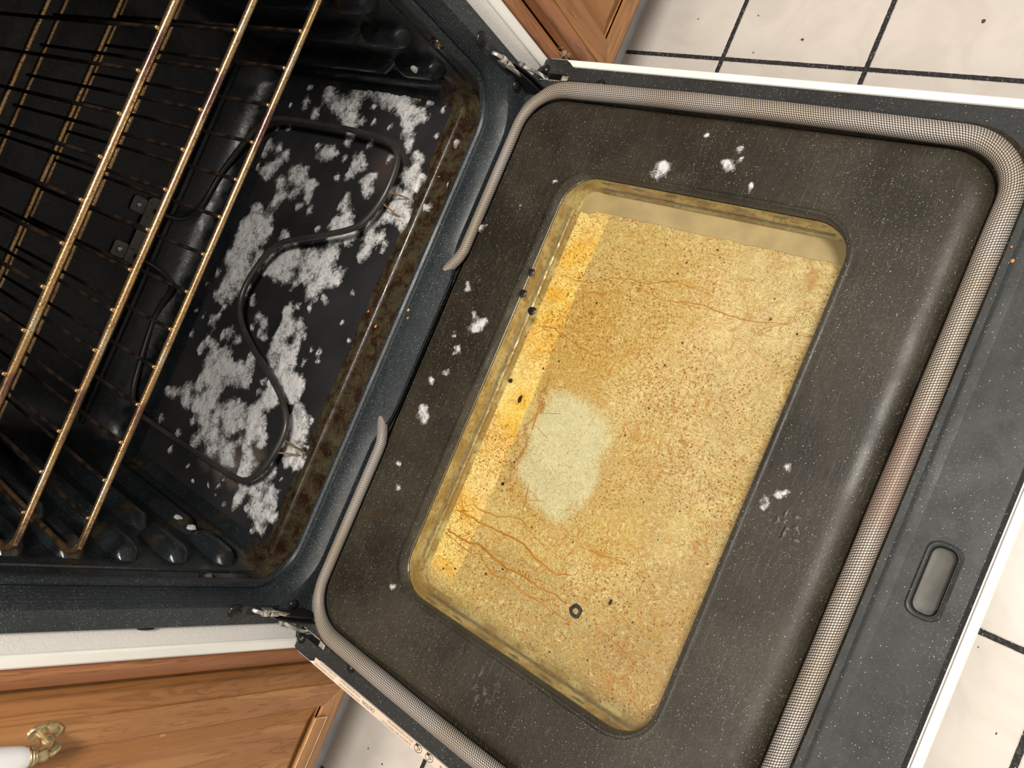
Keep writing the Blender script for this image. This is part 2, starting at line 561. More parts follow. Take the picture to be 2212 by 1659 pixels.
def mk_box():
    t = NT('window_frame_khaki')
    c = t.obj()
    col = t.mix(t.ramp(t.noise(c, 30, 5, 0.65), 0.38, 0.60), (0.46, 0.40, 0.21), (0.30, 0.215, 0.085))
    col = t.mix(t.ramp(t.noise(c, 240, 4, 0.75), 0.50, 0.66, 0, 0.65), col, (0.20, 0.10, 0.03))
    s = specks(t, 0.80, 0.22, 230)
    col = t.mix(t.math('MULTIPLY', s, 0.85), col, (0.16, 0.07, 0.02))
    t.set(color=col, rough=0.3, spec=0.5)
    t.bump(t.noise(c, 80, 4), 0.35, 0.0012)
    return t.m


M['box'] = mk_box()
M['seam'] = plain('grey_sealant', (0.13, 0.115, 0.085), 0.5, var=0.3, scale=150)
M['char'] = plain('charred_crust', (0.016, 0.010, 0.009), 0.35, var=0.3, scale=300)
M['rust'] = plain('rust_flake', (0.45, 0.16, 0.05), 0.6, var=0.2)
M['drip'] = plain('amber_drip', (0.37, 0.165, 0.022), 0.3, var=0.15, scale=90)
M['fluff'] = plain('dust_fluff', (0.22, 0.15, 0.10), 0.9, var=0.5, scale=400)


# ---------------------------------------------------------------- mesh helpers
class MB:
    """Collects geometry and links it as ONE mesh object."""
    def __init__(self):
        self.v, self.f, self.uv = [], [], {}

    def add(self, vs, fs):
        o = len(self.v)
        self.v += [tuple(p) for p in vs]
        self.f += [tuple(i + o for i in q) for q in fs]
        return self

    def box(self, a, b):
        (x0, y0, z0), (x1, y1, z1) = a, b
        vs = [(x, y, z) for z in (z0, z1) for y in (y0, y1) for x in (x0, x1)]
        return self.add(vs, [(0, 2, 3, 1), (4, 5, 7, 6), (0, 1, 5, 4), (2, 6, 7, 3), (0, 4, 6, 2), (1, 3, 7, 5)])

    def bbox(self, a, b, r=0.002, n=2):
        """box with rounded edges"""
        bm = bmesh.new()
        bmesh.ops.create_cube(bm, size=1.0)
        for v in bm.verts:
            for i in range(3):
                v.co[i] = (a[i] + b[i]) / 2 + v.co[i] * abs(b[i] - a[i])
        bmesh.ops.bevel(bm, geom=list(bm.edges), offset=r, segments=n, profile=0.5, affect='EDGES')
        bm.verts.ensure_lookup_table()
        for i, v in enumerate(bm.verts):
            v.index = i
        self.add([v.co[:] for v in bm.verts], [[v.index for v in f.verts] for f in bm.faces])
        bm.free()
        return self

    def loft(self, rings, closed=True, cap0=False, cap1=False):
        n = len(rings[0])
        vs = [p for r in rings for p in r]
        fs = []
        for i in range(len(rings) - 1):
            for j in range(n if closed else n - 1):
                k = (j + 1) % n
                fs.append((i * n + j, i * n + k, (i + 1) * n + k, (i + 1) * n + j))
        if cap0:
            fs.append(tuple(range(n - 1, -1, -1)))
        if cap1:
            fs.append(tuple((len(rings) - 1) * n + j for j in range(n)))
        return self.add(vs, fs)

    def tube(self, path, r, n=10, closed=False, caps=True, flat=1.0):
        P = [Vector(p) for p in path]
        N = len(P)
        rr = r if isinstance(r, (list, tuple)) else [r] * N
        rings = []
        up = None
        for i in range(N):
            a = P[(i - 1) % N] if (closed or i > 0) else P[i]
            b = P[(i + 1) % N] if (closed or i < N - 1) else P[i]
            d = (b - a).normalized()
            if up is None:
                up = Vector((0, 0, 1)) if abs(d.z) < 0.9 else Vector((1, 0, 0))
            s = d.cross(up).normalized()
            w = s.cross(d).normalized()
            up = w
            rings.append([tuple(P[i] + s * math.cos(t) * rr[i] + w * math.sin(t) * rr[i] * flat)
                          for t in [2 * PI * k / n for k in range(n)]])
        if closed:
            rings.append(rings[0])
            return self.loft(rings)
        return self.loft(rings, True, caps, caps)

    def sphere(self, c, r, sx=1, sy=1, sz=1, n=10, m=8, half=False):
        rings = []
        m0 = m // 2 if half else m
        for i in range(m0 + 1):
            th = PI * i / m
            rings.append([(c[0] + r * sx * math.sin(th) * math.cos(2 * PI * j / n),
                           c[1] + r * sy * math.sin(th) * math.sin(2 * PI * j / n),
                           c[2] + r * sz * math.cos(th)) for j in range(n)])
        return self.loft(rings)

    def build(self, name, mat, parent=None, smooth=True, angle=40):
        me = bpy.data.meshes.new(name)
        me.from_pydata(self.v, [], self.f)
        me.validate()
        me.materials.append(mat)
        bm = bmesh.new()
        bm.from_mesh(me)
        bmesh.ops.remove_doubles(bm, verts=bm.verts, dist=1e-6)
        bmesh.ops.recalc_face_normals(bm, faces=bm.faces)
        bm.to_mesh(me)
        bm.free()
        if smooth:
            me.shade_smooth()
            me.set_sharp_from_angle(angle=math.radians(angle))
        o = bpy.data.objects.new(name, me)
        COL.objects.link(o)
        if parent:
            o.parent = parent
        return o


def empty(name, label, cat, loc=(0, 0, 0), group=None):
    o = bpy.data.objects.new(name, None)
    o.empty_display_size = 0.05
    o.location = loc
    COL.objects.link(o)
    return tag(o, label, cat, group)


def tag(o, label=None, cat=None, group=None, kind=None):
    if label:
        o['label'] = label
    if cat:
        o['category'] = cat
    if group:
        o['group'] = group
    if kind:
        o['kind'] = kind
    return o


def rrect(x0, x1, y0, y1, r, n=7, m=24):
    """rounded rectangle, counter-clockwise, (a, b) points with m extra points per straight side"""
    out = []
    rs = r if isinstance(r, (list, tuple)) else [r] * 4       # corners: x1y1, x0y1, x0y0, x1y0
    cs = [(x1 - rs[0], y1 - rs[0], 0, rs[0]), (x0 + rs[1], y1 - rs[1], 1, rs[1]),
          (x0 + rs[2], y0 + rs[2], 2, rs[2]), (x1 - rs[3], y0 + rs[3], 3, rs[3])]
    for k, (cx, cy, q, rr) in enumerate(cs):
        for i in range(n + 1):
            a = PI / 2 * (q + i / n)
            out.append((cx + rr * math.cos(a), cy + rr * math.sin(a)))
        nx = cs[(k + 1) % 4]
        a = PI / 2 * (q + 1)
        e = out[-1]
        s = (nx[0] + nx[3] * math.cos(a), nx[1] + nx[3] * math.sin(a))
        for i in range(1, m + 1):
            t = i / (m + 1)
            out.append((e[0] + (s[0] - e[0]) * t, e[1] + (s[1] - e[1]) * t))
    return out


def smooth_path(pts, n=6, closed=False):
    """Catmull-Rom through pts"""
    P = [Vector(p) for p in pts]
    N = len(P)
    out = []
    rng = range(N) if closed else range(N - 1)
    for i in rng:
        p0 = P[(i - 1) % N] if closed else P[max(i - 1, 0)]
        p1 = P[i]
        p2 = P[(i + 1) % N]
        p3 = P[(i + 2) % N] if closed else P[min(i + 2, N - 1)]
        for k in range(n):
            t = k / n
            out.append(0.5 * ((2 * p1) + (p2 - p0) * t + (2 * p0 - 5 * p1 + 4 * p2 - p3) * t * t +
                              (-p0 + 3 * p1 - 3 * p2 + p3) * t ** 3))
    if not closed:
        out.append(P[-1])
    return [tuple(p) for p in out]


def text_mesh(name, body, size, loc, ang, mat, parent, width=1.0, depth=0.00005, bold=0.0):
    cu = bpy.data.curves.new(name, 'FONT')
    cu.body = body
    cu.size = size
    cu.extrude = depth
    cu.offset = bold
    cu.resolution_u = 2
    tmp = bpy.data.objects.new(name + '_curve', cu)
    COL.objects.link(tmp)
    dg = bpy.context.evaluated_depsgraph_get()
    me = bpy.data.meshes.new_from_object(tmp.evaluated_get(dg))
    bpy.data.objects.remove(tmp, do_unlink=True)
    bpy.data.curves.remove(cu)
    mt = Matrix.Translation(loc) @ Matrix.Rotation(ang, 4, 'Z') @ Matrix.Diagonal((width, 1, 1, 1))
    me.transform(mt)
    me.materials.clear()
    me.materials.append(mat)
    o = bpy.data.objects.new(name, me)
    COL.objects.link(o)
    o.parent = parent
    return o


def wmat(o):
    m = o.matrix_basis.copy()
    while o.parent:
        m = o.parent.matrix_basis @ o.matrix_parent_inverse @ m
        o = o.parent
    return m


def attach(o, parent):
    """parent o, keeping its world coordinates"""
    inv = wmat(parent).inverted()
    o.parent = parent
    o.matrix_parent_inverse = inv
    return o


# ---------------------------------------------------------------- structure
FZ = -0.316
fl = MB().box((-1.9, -1.9, FZ - 0.02), (1.9, 1.2, FZ)).build('floor', M['floor'], smooth=False)
tag(fl, kind='structure')

# ================================================================= the range
RANGE = empty('kitchen_range', 'open oven of a white kitchen range with speckled dark enamel frame and cavity', 'oven', (0, 0.3, FZ))


def smoothstep(a, b, x):
    t = min(max((x - a) / (b - a), 0), 1)
    return t * t * (3 - 2 * t)


# ---- cavity: stamped enamel box with rack-guide ribs
cav = MB()
HX, ZT, YB = 0.325, 0.540, 0.500
rings = []
for y, ins in ((0.050, -0.0015), (0.055, 0), (0.12, 0), (0.30, 0), (0.440, 0), (0.458, 0.0028), (0.474, 0.010), (0.486, 0.021),
               (0.495, 0.036), (0.499, 0.050), (0.500, 0.066)):
    rings.append([(a, y, b) for a, b in rrect(-HX + ins, HX - ins, ins, ZT - ins, max(0.035 - ins * 0.3, 0.02), 7, 24)])
cav.loft(rings, cap1=True)


def rib(mb, side, z, y0, y1, prot=0.0225, hz=0.0135):
    """half-round horizontal bulge on a side wall"""
    n = 10
    secs = []
    N = 14
    for i in range(N + 1):
        y = y0 + (y1 - y0) * i / N
        e = min(1.0, math.sqrt(max(0, 1 - (1 - min((y - y0) / 0.022, 1)) ** 2)) + 0.0,
                math.sqrt(max(0, 1 - (1 - min((y1 - y) / 0.022, 1)) ** 2)))
        e = max(e, 0.02)
        ring = []
        for k in range(n + 1):
            a = PI * k / n
            ring.append((side * (HX + 0.001 - prot * e * math.sin(a) ** 0.8), y, z + hz * (0.5 + 0.5 * e) * math.cos(a)))
        secs.append(ring)
    mb.loft(secs, closed=False)


for s in (-1, 1):
    for z in (0.050, 0.114, 0.176, 0.2355, 0.2925, 0.352):
        rib(cav, s, z, 0.100, 0.178, 0.0185, 0.0155)
        rib(cav, s, z, 0.185, 0.44, 0.0175, 0.0135)
    # low ledge where wall meets floor
    rib(cav, s, 0.012, 0.10, 0.45, 0.012, 0.016)
    # stamped crease line up the wall near the mouth
    cav.tube([(s * 0.3245, 0.082, 0.015), (s * 0.3245, 0.080, 0.51)], 0.0022, 6)
    # pressed ring around the liner screw hole
    cav.tube([(s * 0.3235, 0.066 + 0.0085 * math.cos(a), 0.100 + 0.0085 * math.sin(a)) for a in [2 * PI * k / 16 for k in range(16)]],
             0.0016, 6, closed=True)
# stamped bead across the floor behind the sill
P = []
for s_, ye in ((1, 0.0),):
    rings = []
    for dz, o in ((0.0, 0.0068), (0.0030, 0.0052), (0.0046, 0.0026), (0.0048, 0.0)):
        rings.append([(a, 0.0935 + b, dz + 0.0002) for a, b in rrect(-0.300 - o, 0.300 + o, -o - 0.0002, o + 0.0002, o, 6, 30)])
    cav.loft(rings, cap1=True)
# bead at the foot of the back wall
cav.tube([(x, 0.4985, 0.064) for x in [-0.30 + 0.6 * i / 12 for i in range(13)]], 0.0060, 10)
o = cav.build('cavity', M['cavity'], angle=50)
attach(o, RANGE)
CAV = o
for s in (-1, 1):
    g = MB()
    g.sphere((s * 0.3242, 0.066, 0.100), 0.0058, 0.45, 1, 1, 14, 8)
    attach(g.build('liner_screw', M['brass'] if s < 0 else M['rod']), CAV)
attach(MB().box((-0.345, 0.06, -0.03), (0.345, 0.56, -0.004)).build('insulation_underside', M['dullsteel'], smooth=False), RANGE)

# ---- front frame
fr = MB()


def bulge(x):
    return 1 - smoothstep(0.080, 0.130, abs(x - 0.003))


def fring(hx, zb, zt, r, y, yb, bl=0.0):
    out = []
    for a, b in rrect(-hx, hx, zb, zt, r, 9, 40):
        w = 1 - smoothstep(zb + 0.001, zb + r * 0.85 + 0.004, b)
        yy = y + (yb - y) * w
        if bl and b < zb + 0.01:
            yy -= bl * bulge(a)
        out.append((a, yy, b))
    return out


fr.loft([
    fring(0.3465, -0.012, 0.66, 0.006, 0.016, 0.020),
    fring(0.3465, -0.010, 0.66, 0.006, 0.000, 0.006, 0.0),
    fring(0.3455, -0.004, 0.658, 0.010, -0.001, 0.0045, 0.006),
    fring(0.3260, 0.0055, 0.557, 0.060, -0.001, 0.0040, 0.0125),
    fring(0.3240, 0.0095, 0.555, 0.060, 0.0020, 0.0045, 0.0125),
    fring(0.3213, 0.0165, 0.551, 0.056, 0.0170, 0.0150),
    fring(0.3196, 0.0166, 0.548, 0.054, 0.0265, 0.0285),
    fring(0.3188, 0.0152, 0.547, 0.053, 0.0305, 0.0310),
    fring(0.3178, 0.0160, 0.546, 0.053, 0.0300, 0.0318),
    fring(0.3165, 0.0188, 0.544, 0.052, 0.0262, 0.0325),
    fring(0.3140, 0.0208, 0.541, 0.050, 0.0255, 0.0350),
    fring(0.3118, 0.0200, 0.539, 0.048, 0.0300, 0.0395),
    fring(0.3125, 0.0130, 0.538, 0.046, 0.0400, 0.0460),
    fring(0.3190, 0.0050, 0.539, 0.040, 0.0490, 0.0510),
    fring(0.3262, -0.0008, 0.541, 0.036, 0.0540, 0.0545),
])
FR = attach(fr.build('front_frame', M['frame'], angle=35), RANGE)
for s in (-1, 1):
    g = MB()
    g.sphere((s * 0.3300, -0.001, 0.1065), 0.0082, 1, 0.48, 1, 18, 10)
    sc = attach(g.build('frame_screw', M['screw']), FR)
    g = MB()
    g.tube([(s * 0.3300, -0.0055, 0.1065), (s * 0.3300, -0.0042, 0.1065)], 0.0026, 6)
    attach(g.build('screw_socket', M['black']), FR)
    g = MB()
    g.sphere((s * 0.3250, 0.001, 0.026), 0.0065, 1, 0.5, 1, 14, 8)
    attach(g.build('frame_screw', M['screw']), FR)

# ---- white painted sides and the textured strips beside the frame
for s in (-1, 1):
    g = MB()
    prof = [(0.3475, 0.020), (0.3475, 0.0130), (0.3655, 0.0030), (0.3660, -0.0005), (0.3680, -0.0020), (0.3765, -0.0020),
            (0.3790, -0.0002), (0.3798, 0.004), (0.3798, 0.62), (0.372, 0.62)]
    g.loft([[(s * x, y, z) for x, y in prof] for z in (-0.300, 0.0, 0.30, 0.66)], closed=False)
    tr = attach(g.build('side_trim', M['white'], angle=35), RANGE)
    g = MB()
    g.loft([[(s * 0.3470, 0.0120, z), (s * 0.3657, 0.0020, z)] for z in (-0.012, 0.2, 0.4, 0.65)], closed=False)
    attach(tag(g.build('textured_strip', M['leather']), 'leather-grained white painted strip'), tr)
# small chip at the edge of the left strip
g = MB()
g.sphere((-0.3478, 0.0012, 0.1995), 0.006, 0.22, 0.3, 1.6, 12, 6)
attach(g.build('paint_chip', M['black']), FR)
# shell: back, top and the drawer below the door
attach(MB().bbox((-0.372, 0.58, -0.300), (0.372, 0.61, 0.655), 0.004).build('back_panel', M['white']), RANGE)
attach(MB().bbox((-0.380, -0.004, 0.655), (0.380, 0.62, 0.69), 0.006).build('cooktop', M['white']), RANGE)
attach(MB().bbox((-0.366, -0.001, -0.285), (0.366, 0.50, -0.062), 0.004).build('storage_drawer', M['white']), RANGE)
attach(MB().box((-0.34, 0.05, FZ), (0.34, 0.58, -0.285)).build('plinth', M['black'], smooth=False), RANGE)

# ---- bake element
el = [(-0.0345, 0.497, 0.0885), (-0.0350, 0.482, 0.086), (-0.040, 0.466, 0.062), (-0.0560, 0.470, 0.036), (-0.0900, 0.487, 0.029),
      (-0.1198, 0.4907, 0.028), (-0.1842, 0.4778, 0.028), (-0.2247, 0.4641, 0.028), (-0.2417, 0.4385, 0.028), (-0.2445, 0.3867, 0.028),
      (-0.2442, 0.2976, 0.028), (-0.2424, 0.2176, 0.028), (-0.2421, 0.1851, 0.028), (-0.2368, 0.1574, 0.028),
      (-0.2176, 0.1383, 0.028), (-0.1887, 0.1284, 0.028), (-0.163, 0.1264, 0.028), (-0.1438, 0.1334, 0.028), (-0.1238, 0.1566, 0.028),
      (-0.1048, 0.1946, 0.028), (-0.0849, 0.2452, 0.028), (-0.0635, 0.2866, 0.028), (-0.0393, 0.3106, 0.028), (-0.0116, 0.3166, 0.028),
      (0.0224, 0.3089, 0.028), (0.0480, 0.2960, 0.028), (0.0653, 0.2740, 0.028), (0.0896, 0.2063, 0.028), (0.1104, 0.1583, 0.028),
      (0.1315, 0.1398, 0.028), (0.1605, 0.1309, 0.028), (0.1934, 0.1312, 0.028), (0.2145, 0.1384, 0.028), (0.2285, 0.1604, 0.028),
      (0.2345, 0.2016, 0.028), (0.2351, 0.2989, 0.028), (0.2320, 0.403, 0.028), (0.2191, 0.4336, 0.028), (0.1984, 0.4528, 0.028),
      (0.1346, 0.482, 0.028), (0.0700, 0.484, 0.036), (0.0430, 0.474, 0.060), (0.0370, 0.482, 0.086), (0.0365, 0.497, 0.0885)]
g = MB()
g.tube(smooth_path(el, 4), 0.0040, 12)
EL = attach(g.build('heating_element', M['element'], angle=60), RANGE)
for x, y, dx in ((0.150, 0.1325, -0.004), (0.1665, 0.1312, 0.003), (-0.1680, 0.1268, -0.004), (-0.1850, 0.1280, 0.004)):
    g = MB()
    g.tube([(x, y + 0.002, 0.0275), (x, y - 0.005, 0.026), (x + dx, y - 0.014, 0.012), (x + dx * 1.3, y - 0.018, 0.003)], 0.0011, 6)
    attach(g.build('support_leg', M['rod']), EL)
# terminal bracket on the back wall
g = MB()
pts = []
zc0, zc1 = 0.081, 0.1035
n_ = 10
outl = [(-0.050, zc0), (-0.0445, zc0)] + [(-0.0345 + 0.0068 * math.cos(a), zc0 + 0.0068 * math.sin(a)) for a in
                                         [PI - PI * k / 8 for k in range(9)]]
outl += [(0.0365 + 0.0068 * math.cos(a), zc0 + 0.0068 * math.sin(a)) for a in [PI - PI * k / 8 for k in range(9)]]
outl += [(0.050, zc0), (0.0545, zc0 + 0.004), (0.0545, zc1 - 0.005), (0.050, zc1), (-0.050, zc1)]
g.loft([[(x, 0.4965, z) for x, z in outl], [(x, 0.4945, z) for x, z in outl]], cap0=True, cap1=True)
BR = attach(tag(g.build('element_bracket', M['dullsteel'], smooth=False), 'dull grey steel terminal plate on the back wall'), EL)
for xc in (-0.0330, 0.0360):
    g = MB()
    g.loft([[(xc + a, 0.4978, 0.1125 + b) for a, b in rrect(-0.011, 0.011, -0.010, 0.0115, 0.004, 4, 1)],
            [(xc + a, 0.4962, 0.1125 + b) for a, b in rrect(-0.011, 0.011, -0.010, 0.0115, 0.004, 4, 1)]], cap0=True, cap1=True)
    attach(g.build('bracket_tab', M['dullsteel'], smooth=False), EL)
    g = MB()
    g.sphere((xc, 0.4962, 0.1135), 0.0048, 1, 0.5, 1, 12, 8)
    attach(g.build('bracket_screw', M['steel']), EL)
for xc, zz in ((-0.046, 0.097), (-0.026, 0.098), (0.045, 0.099), (0.024, 0.097)):
    attach(MB().tube([(xc, 0.4946, zz), (xc, 0.4940, zz)], 0.0012, 8).build('rivet', M['black']), EL)

# ---- hinges
for s in (-1, 1):
    g = MB()
    g.bbox((s * 0.3240, -0.0026, 0.050), (s * 0.3345, -0.0008, 0.089), 0.0006)
    HG = attach(tag(g.build('hinge', M['black']), 'bright steel hinge arm with dark slot'), RANGE)

    def hp(*p):
        return [(s * x, y, z) for x, y, z in p]
    g = MB()
    # hooked claw of folded steel
    g.tube(smooth_path(hp((0.3285, 0.004, 0.086), (0.3280, -0.0060, 0.0830), (0.3285, -0.0085, 0.0765), (0.3300, -0.0065, 0.071)), 4), 0.0024, 8, flat=0.6)
    g.bbox(hp((0.3255, 0, 0))[0][0:1] + (-0.0085, 0.0600), (s * 0.3268, -0.0020, 0.0745), 0.0004)
    g.bbox((s * 0.3318, -0.0085, 0.0600), (s * 0.3331, -0.0020, 0.0745), 0.0004)
    g.bbox((s * 0.3255, -0.0095, 0.0660), (s * 0.3331, -0.0082, 0.0725), 0.0004)
    g.bbox((s * 0.3275, -0.0110, 0.0520), (s * 0.3325, -0.0090, 0.0640), 0.0006)
    attach(g.build('hinge_claw', M['steel']), HG)
    g = MB()
    g.tube(smooth_path(hp((0.3290, -0.004, 0.064), (0.3290, -0.0085, 0.0545), (0.3300, -0.0100, 0.0460), (0.3320, -0.0090, 0.0370)), 5),
           [0.0018] * 3 + [0.0024] * 13, 8)
    attach(g.build('hinge_spring', M['steel']), HG)
    g = MB()
    for xx in (0.3300, 0.3365):
        pr = [(0.006, 0.060), (-0.007, 0.052), (-0.014, 0.040), (-0.018, 0.024), (-0.020, 0.004), (-0.004, -0.002), (0.006, 0.010)]
        g.loft([[(s * xx, y, z) for y, z in pr], [(s * (xx + 0.0018), y, z) for y, z in pr]], cap0=True, cap1=True)
    attach(g.build('hinge_plate', M['black'], smooth=False), HG)
    g = MB()
    path = smooth_path([(0.3420, -0.0060, 0.0370), (0.3450, -0.0125, 0.0290), (0.3470, -0.0150, 0.0190), (0.3500, -0.0140, 0.0090),
                        (0.3525, -0.0120, -0.0010)], 5)
    secs = []
    for x, y, z in path:
        secs.append([(s * (x - 0.0018), y, z), (s * (x + 0.0018), y - 0.001, z), (s * (x + 0.0018), y + 0.0006, z - 0.0012),
                     (s * (x - 0.0018), y + 0.0016, z - 0.0012)])
    g.loft(secs, cap0=True, cap1=True)
    attach(g.build('hinge_strap', M['steel'], smooth=False), HG)
    g = MB()
    g.tube([(s * 0.3400, -0.003, 0.0365), (s * 0.3470, -0.003, 0.0365)], 0.0042, 12)
    attach(g.build('hinge_pin', M['dullsteel']), HG)

# ================================================================= door
Y0, Y1 = -0.600, -0.0066


def dring(x, ya, yb, r, z, n=8, m=40):
    return [(a, b, z) for a, b in rrect(-x, x, ya, yb, r, n, m)]


def flange_outline():
    pts = []
    for a, b in rrect(-0.3683, 0.3683, -0.588, 0.012, [0.012, 0.012, 0.004, 0.004], 8, 90):
        if b > -0.06 and abs(a) > 0.34:
            k = smoothstep(-0.046, -0.033, b) * (1 - smoothstep(-0.006, 0.010, b))
            a = math.copysign(abs(a) + 0.0085 * k, a)
        pts.append((a, b))
    return pts


def fill_with_holes(loops, z):
    bm = bmesh.new()
    edges = []
    for L in loops:
        vs = [bm.verts.new((a, b, z)) for a, b in L]
        for i in range(len(vs)):
            edges.append(bm.edges.new((vs[i], vs[(i + 1) % len(vs)])))
    bmesh.ops.triangle_fill(bm, use_beauty=True, use_dissolve=False, edges=edges)
    bm.verts.index_update()
    v = [x.co[:] for x in bm.verts]
    f = [tuple(w.index for w in q.verts) for q in bm.faces]
    bm.free()
    return v, f


door = MB()
OUT = flange_outline()
GROOVE = rrect(-0.3525, 0.3525, -0.5235, 0.006, 0.058, 8, 60)
LATCH = rrect(-0.0405, 0.0140, -0.5728, -0.5535, 0.0075, 6, 6)
HSL = [rrect(0.3497, 0.3585, -0.0445, -0.0010, 0.0035, 5, 3)]
HSL.append([(-a, b) for a, b in HSL[0]][::-1])
v, f = fill_with_holes([OUT, GROOVE, LATCH] + HSL, 0.0)
flg = MB()
flg.add(v, f)
OUT2 = [(a * 1.0042, b - 0.0035 if b < -0.5 else b) for a, b in OUT]
flg.loft([[(a, b, 0.0) for a, b in OUT], [(a, b, -0.0032) for a, b in OUT2]])


def grow(L, d):
    cx = sum(p[0] for p in L) / len(L)
    cy = sum(p[1] for p in L) / len(L)
    hx = max(abs(p[0] - cx) for p in L)
    hy = max(abs(p[1] - cy) for p in L)
    return [(cx + (a - cx) * (hx + d) / hx, cy + (b - cy) * (hy + d) / hy) for a, b in L]


flg.loft([[(a, b, 0.0001) for a, b in grow(LATCH, 0.0034)], [(a, b, 0.0009) for a, b in grow(LATCH, 0.0020)],
          [(a, b, 0.0006) for a, b in grow(LATCH, 0.0008)], [(a, b, -0.001) for a, b in LATCH], [(a, b, -0.012) for a, b in grow(LATCH, -0.0012)]])
lf = MB()
lf.loft([[(a, b, -0.0125) for a, b in grow(LATCH, 0.001)], [(a, b, -0.0105) for a, b in grow(LATCH, -0.0012)], [(a, b, -0.0112) for a, b in grow(LATCH, -0.0035)]],
        cap1=True)
# pressed crease outside the gasket on the free edge
flg.loft([[(x, y, z) for x in [-0.335 + 0.67 * i / 20 for i in range(21)]] for y, z in ((-0.5290, 0.0002), (-0.5315, 0.0008), (-0.5330, 0.0009), (-0.5400, 0.0002))], closed=False)
for L in HSL:
    flg.loft([[(a, b, 0.0) for a, b in L], [(a, b, -0.012) for a, b in L]], cap1=True)

# inner panel: gasket seat, raised plug, rolled rim round the window
N_, M_ = 8, 60


def pr_(x, ya, yb, r, z):
    return [(a, b, z) for a, b in rrect(-x, x, ya, yb, r, N_, M_)]


door.loft([
    pr_(0.3525, -0.5235, 0.0060, 0.058, 0.0),
    pr_(0.3490, -0.5200, 0.0030, 0.055, -0.0030),
    pr_(0.3280, -0.5040, -0.0185, 0.044, -0.0030),
    pr_(0.3262, -0.5022, -0.0195, 0.043, 0.0010),
    pr_(0.3240, -0.4990, -0.0200, 0.042, 0.0060),
    pr_(0.3205, -0.4930, -0.0208, 0.040, 0.0098),
    pr_(0.3160, -0.4870, -0.0225, 0.037, 0.0120),
    pr_(0.3105, -0.4810, -0.0270, 0.034, 0.0124),
    pr_(0.3070, -0.4775, -0.0305, 0.031, 0.0124),
    pr_(0.2575, -0.4275, -0.0920, 0.050, 0.0124),
    pr_(0.2540, -0.4240, -0.0955, 0.047, 0.0123),
    pr_(0.2505, -0.4205, -0.0990, 0.044, 0.0120),
    pr_(0.2490, -0.4190, -0.1004, 0.042, 0.0122),
    pr_(0.2474, -0.4174, -0.1018, 0.041, 0.0136),
    pr_(0.2456, -0.4156, -0.1036, 0.039, 0.0134),
    pr_(0.2445, -0.4145, -0.1046, 0.038, 0.0112),
    pr_(0.2440, -0.4140, -0.1052, 0.0375, 0.0020),
])
DOOR = attach(tag(door.build('oven_door', M['panel'], angle=40), 'open oven door lying level with speckled brown-black inner panel'), RANGE)
attach(lf.build('latch_recess', plain('recess_olive', (0.052, 0.049, 0.040), 0.5, var=0.25, scale=50)), DOOR)
attach(tag(flg.build('door_flange', M['flange'], angle=30), 'dark flange round the gasket with latch recess'), DOOR)
for s in (-1, 1):
    g = MB()
    g.bbox((s * 0.3503, -0.0437, -0.0075), (s * 0.3578, -0.0345, -0.0003), 0.0006)
    g.tube([(s * 0.3504, -0.034, -0.001), (s * 0.3504, -0.004, -0.001)], 0.0008, 6)
    attach(g.build('hinge_slot_liner', M['steel']), DOOR)
    for x, y, r_ in ((0.3625, -0.0072, 0.0066), (0.3398, -0.0020, 0.0062), (0.3512, -0.0905, 0.0064)):
        g = MB()
        g.sphere((s * x, y, -0.0005), r_, 1, 1, 0.78, 18, 10, half=True)
        attach(g.build('door_screw', M['screw']), DOOR)

# white outer skin
g = MB()
sk = lambda x, ya, yb, r, z: [(a, b, z) for a, b in rrect(-x, x, ya, yb, r, 6, 10)]
g.loft([sk(0.3600, -0.584, -0.0066, 0.002, -0.0040), sk(0.3665, -0.5905, -0.0066, 0.002, -0.0040), sk(0.3690, -0.5925, -0.0066, 0.002, -0.0034),
        sk(0.3700, -0.5935, -0.0066, 0.002, -0.0004), sk(0.3770, -0.5990, -0.0066, 0.002, -0.0002), sk(0.3785, -0.6003, -0.0066, 0.003, -0.0020),
        sk(0.3787, -0.6005, -0.0066, 0.003, -0.0400), sk(0.3740, -0.5960, -0.0090, 0.003, -0.0440)], cap1=True)
attach(tag(g.build('outer_skin', M['white'], angle=30), 'white painted outer shell of the door'), DOOR)

# window: glass, khaki frame walls, screen
g = MB()
L = rrect(-0.2445, 0.2445, -0.4145, -0.1047, 0.0375, 8, 6)
g.loft([[(a, b, 0.0035) for a, b in L], [(a, b, 0.0005) for a, b in L]], cap0=True, cap1=True)
attach(g.build('window_glass', M['pane'], smooth=False), DOOR)
g = MB()
bx = lambda i, z, r_: [(a, b, z) for a, b in rrect(-0.2438 + i, 0.2438 - i, -0.4138 + i, -0.1054 - i, r_, 8, 6)]
g.loft([bx(0, 0.000, 0.037), bx(0.0002, -0.006, 0.034), bx(0.0006, -0.0125, 0.026), bx(0.0012, -0.0145, 0.024), bx(0.0016, -0.027, 0.022),
        bx(0.0028, -0.0296, 0.020), bx(0.0075, -0.0298, 0.016)])
attach(g.build('window_frame', M['box'], angle=50), DOOR)
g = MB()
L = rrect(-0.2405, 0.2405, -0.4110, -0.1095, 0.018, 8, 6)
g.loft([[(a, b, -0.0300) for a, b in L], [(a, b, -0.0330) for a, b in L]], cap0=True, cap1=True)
attach(tag(g.build('window_screen', M['screen'], smooth=False), 'yellowed dotted screen crusted with brown grease'), DOOR)
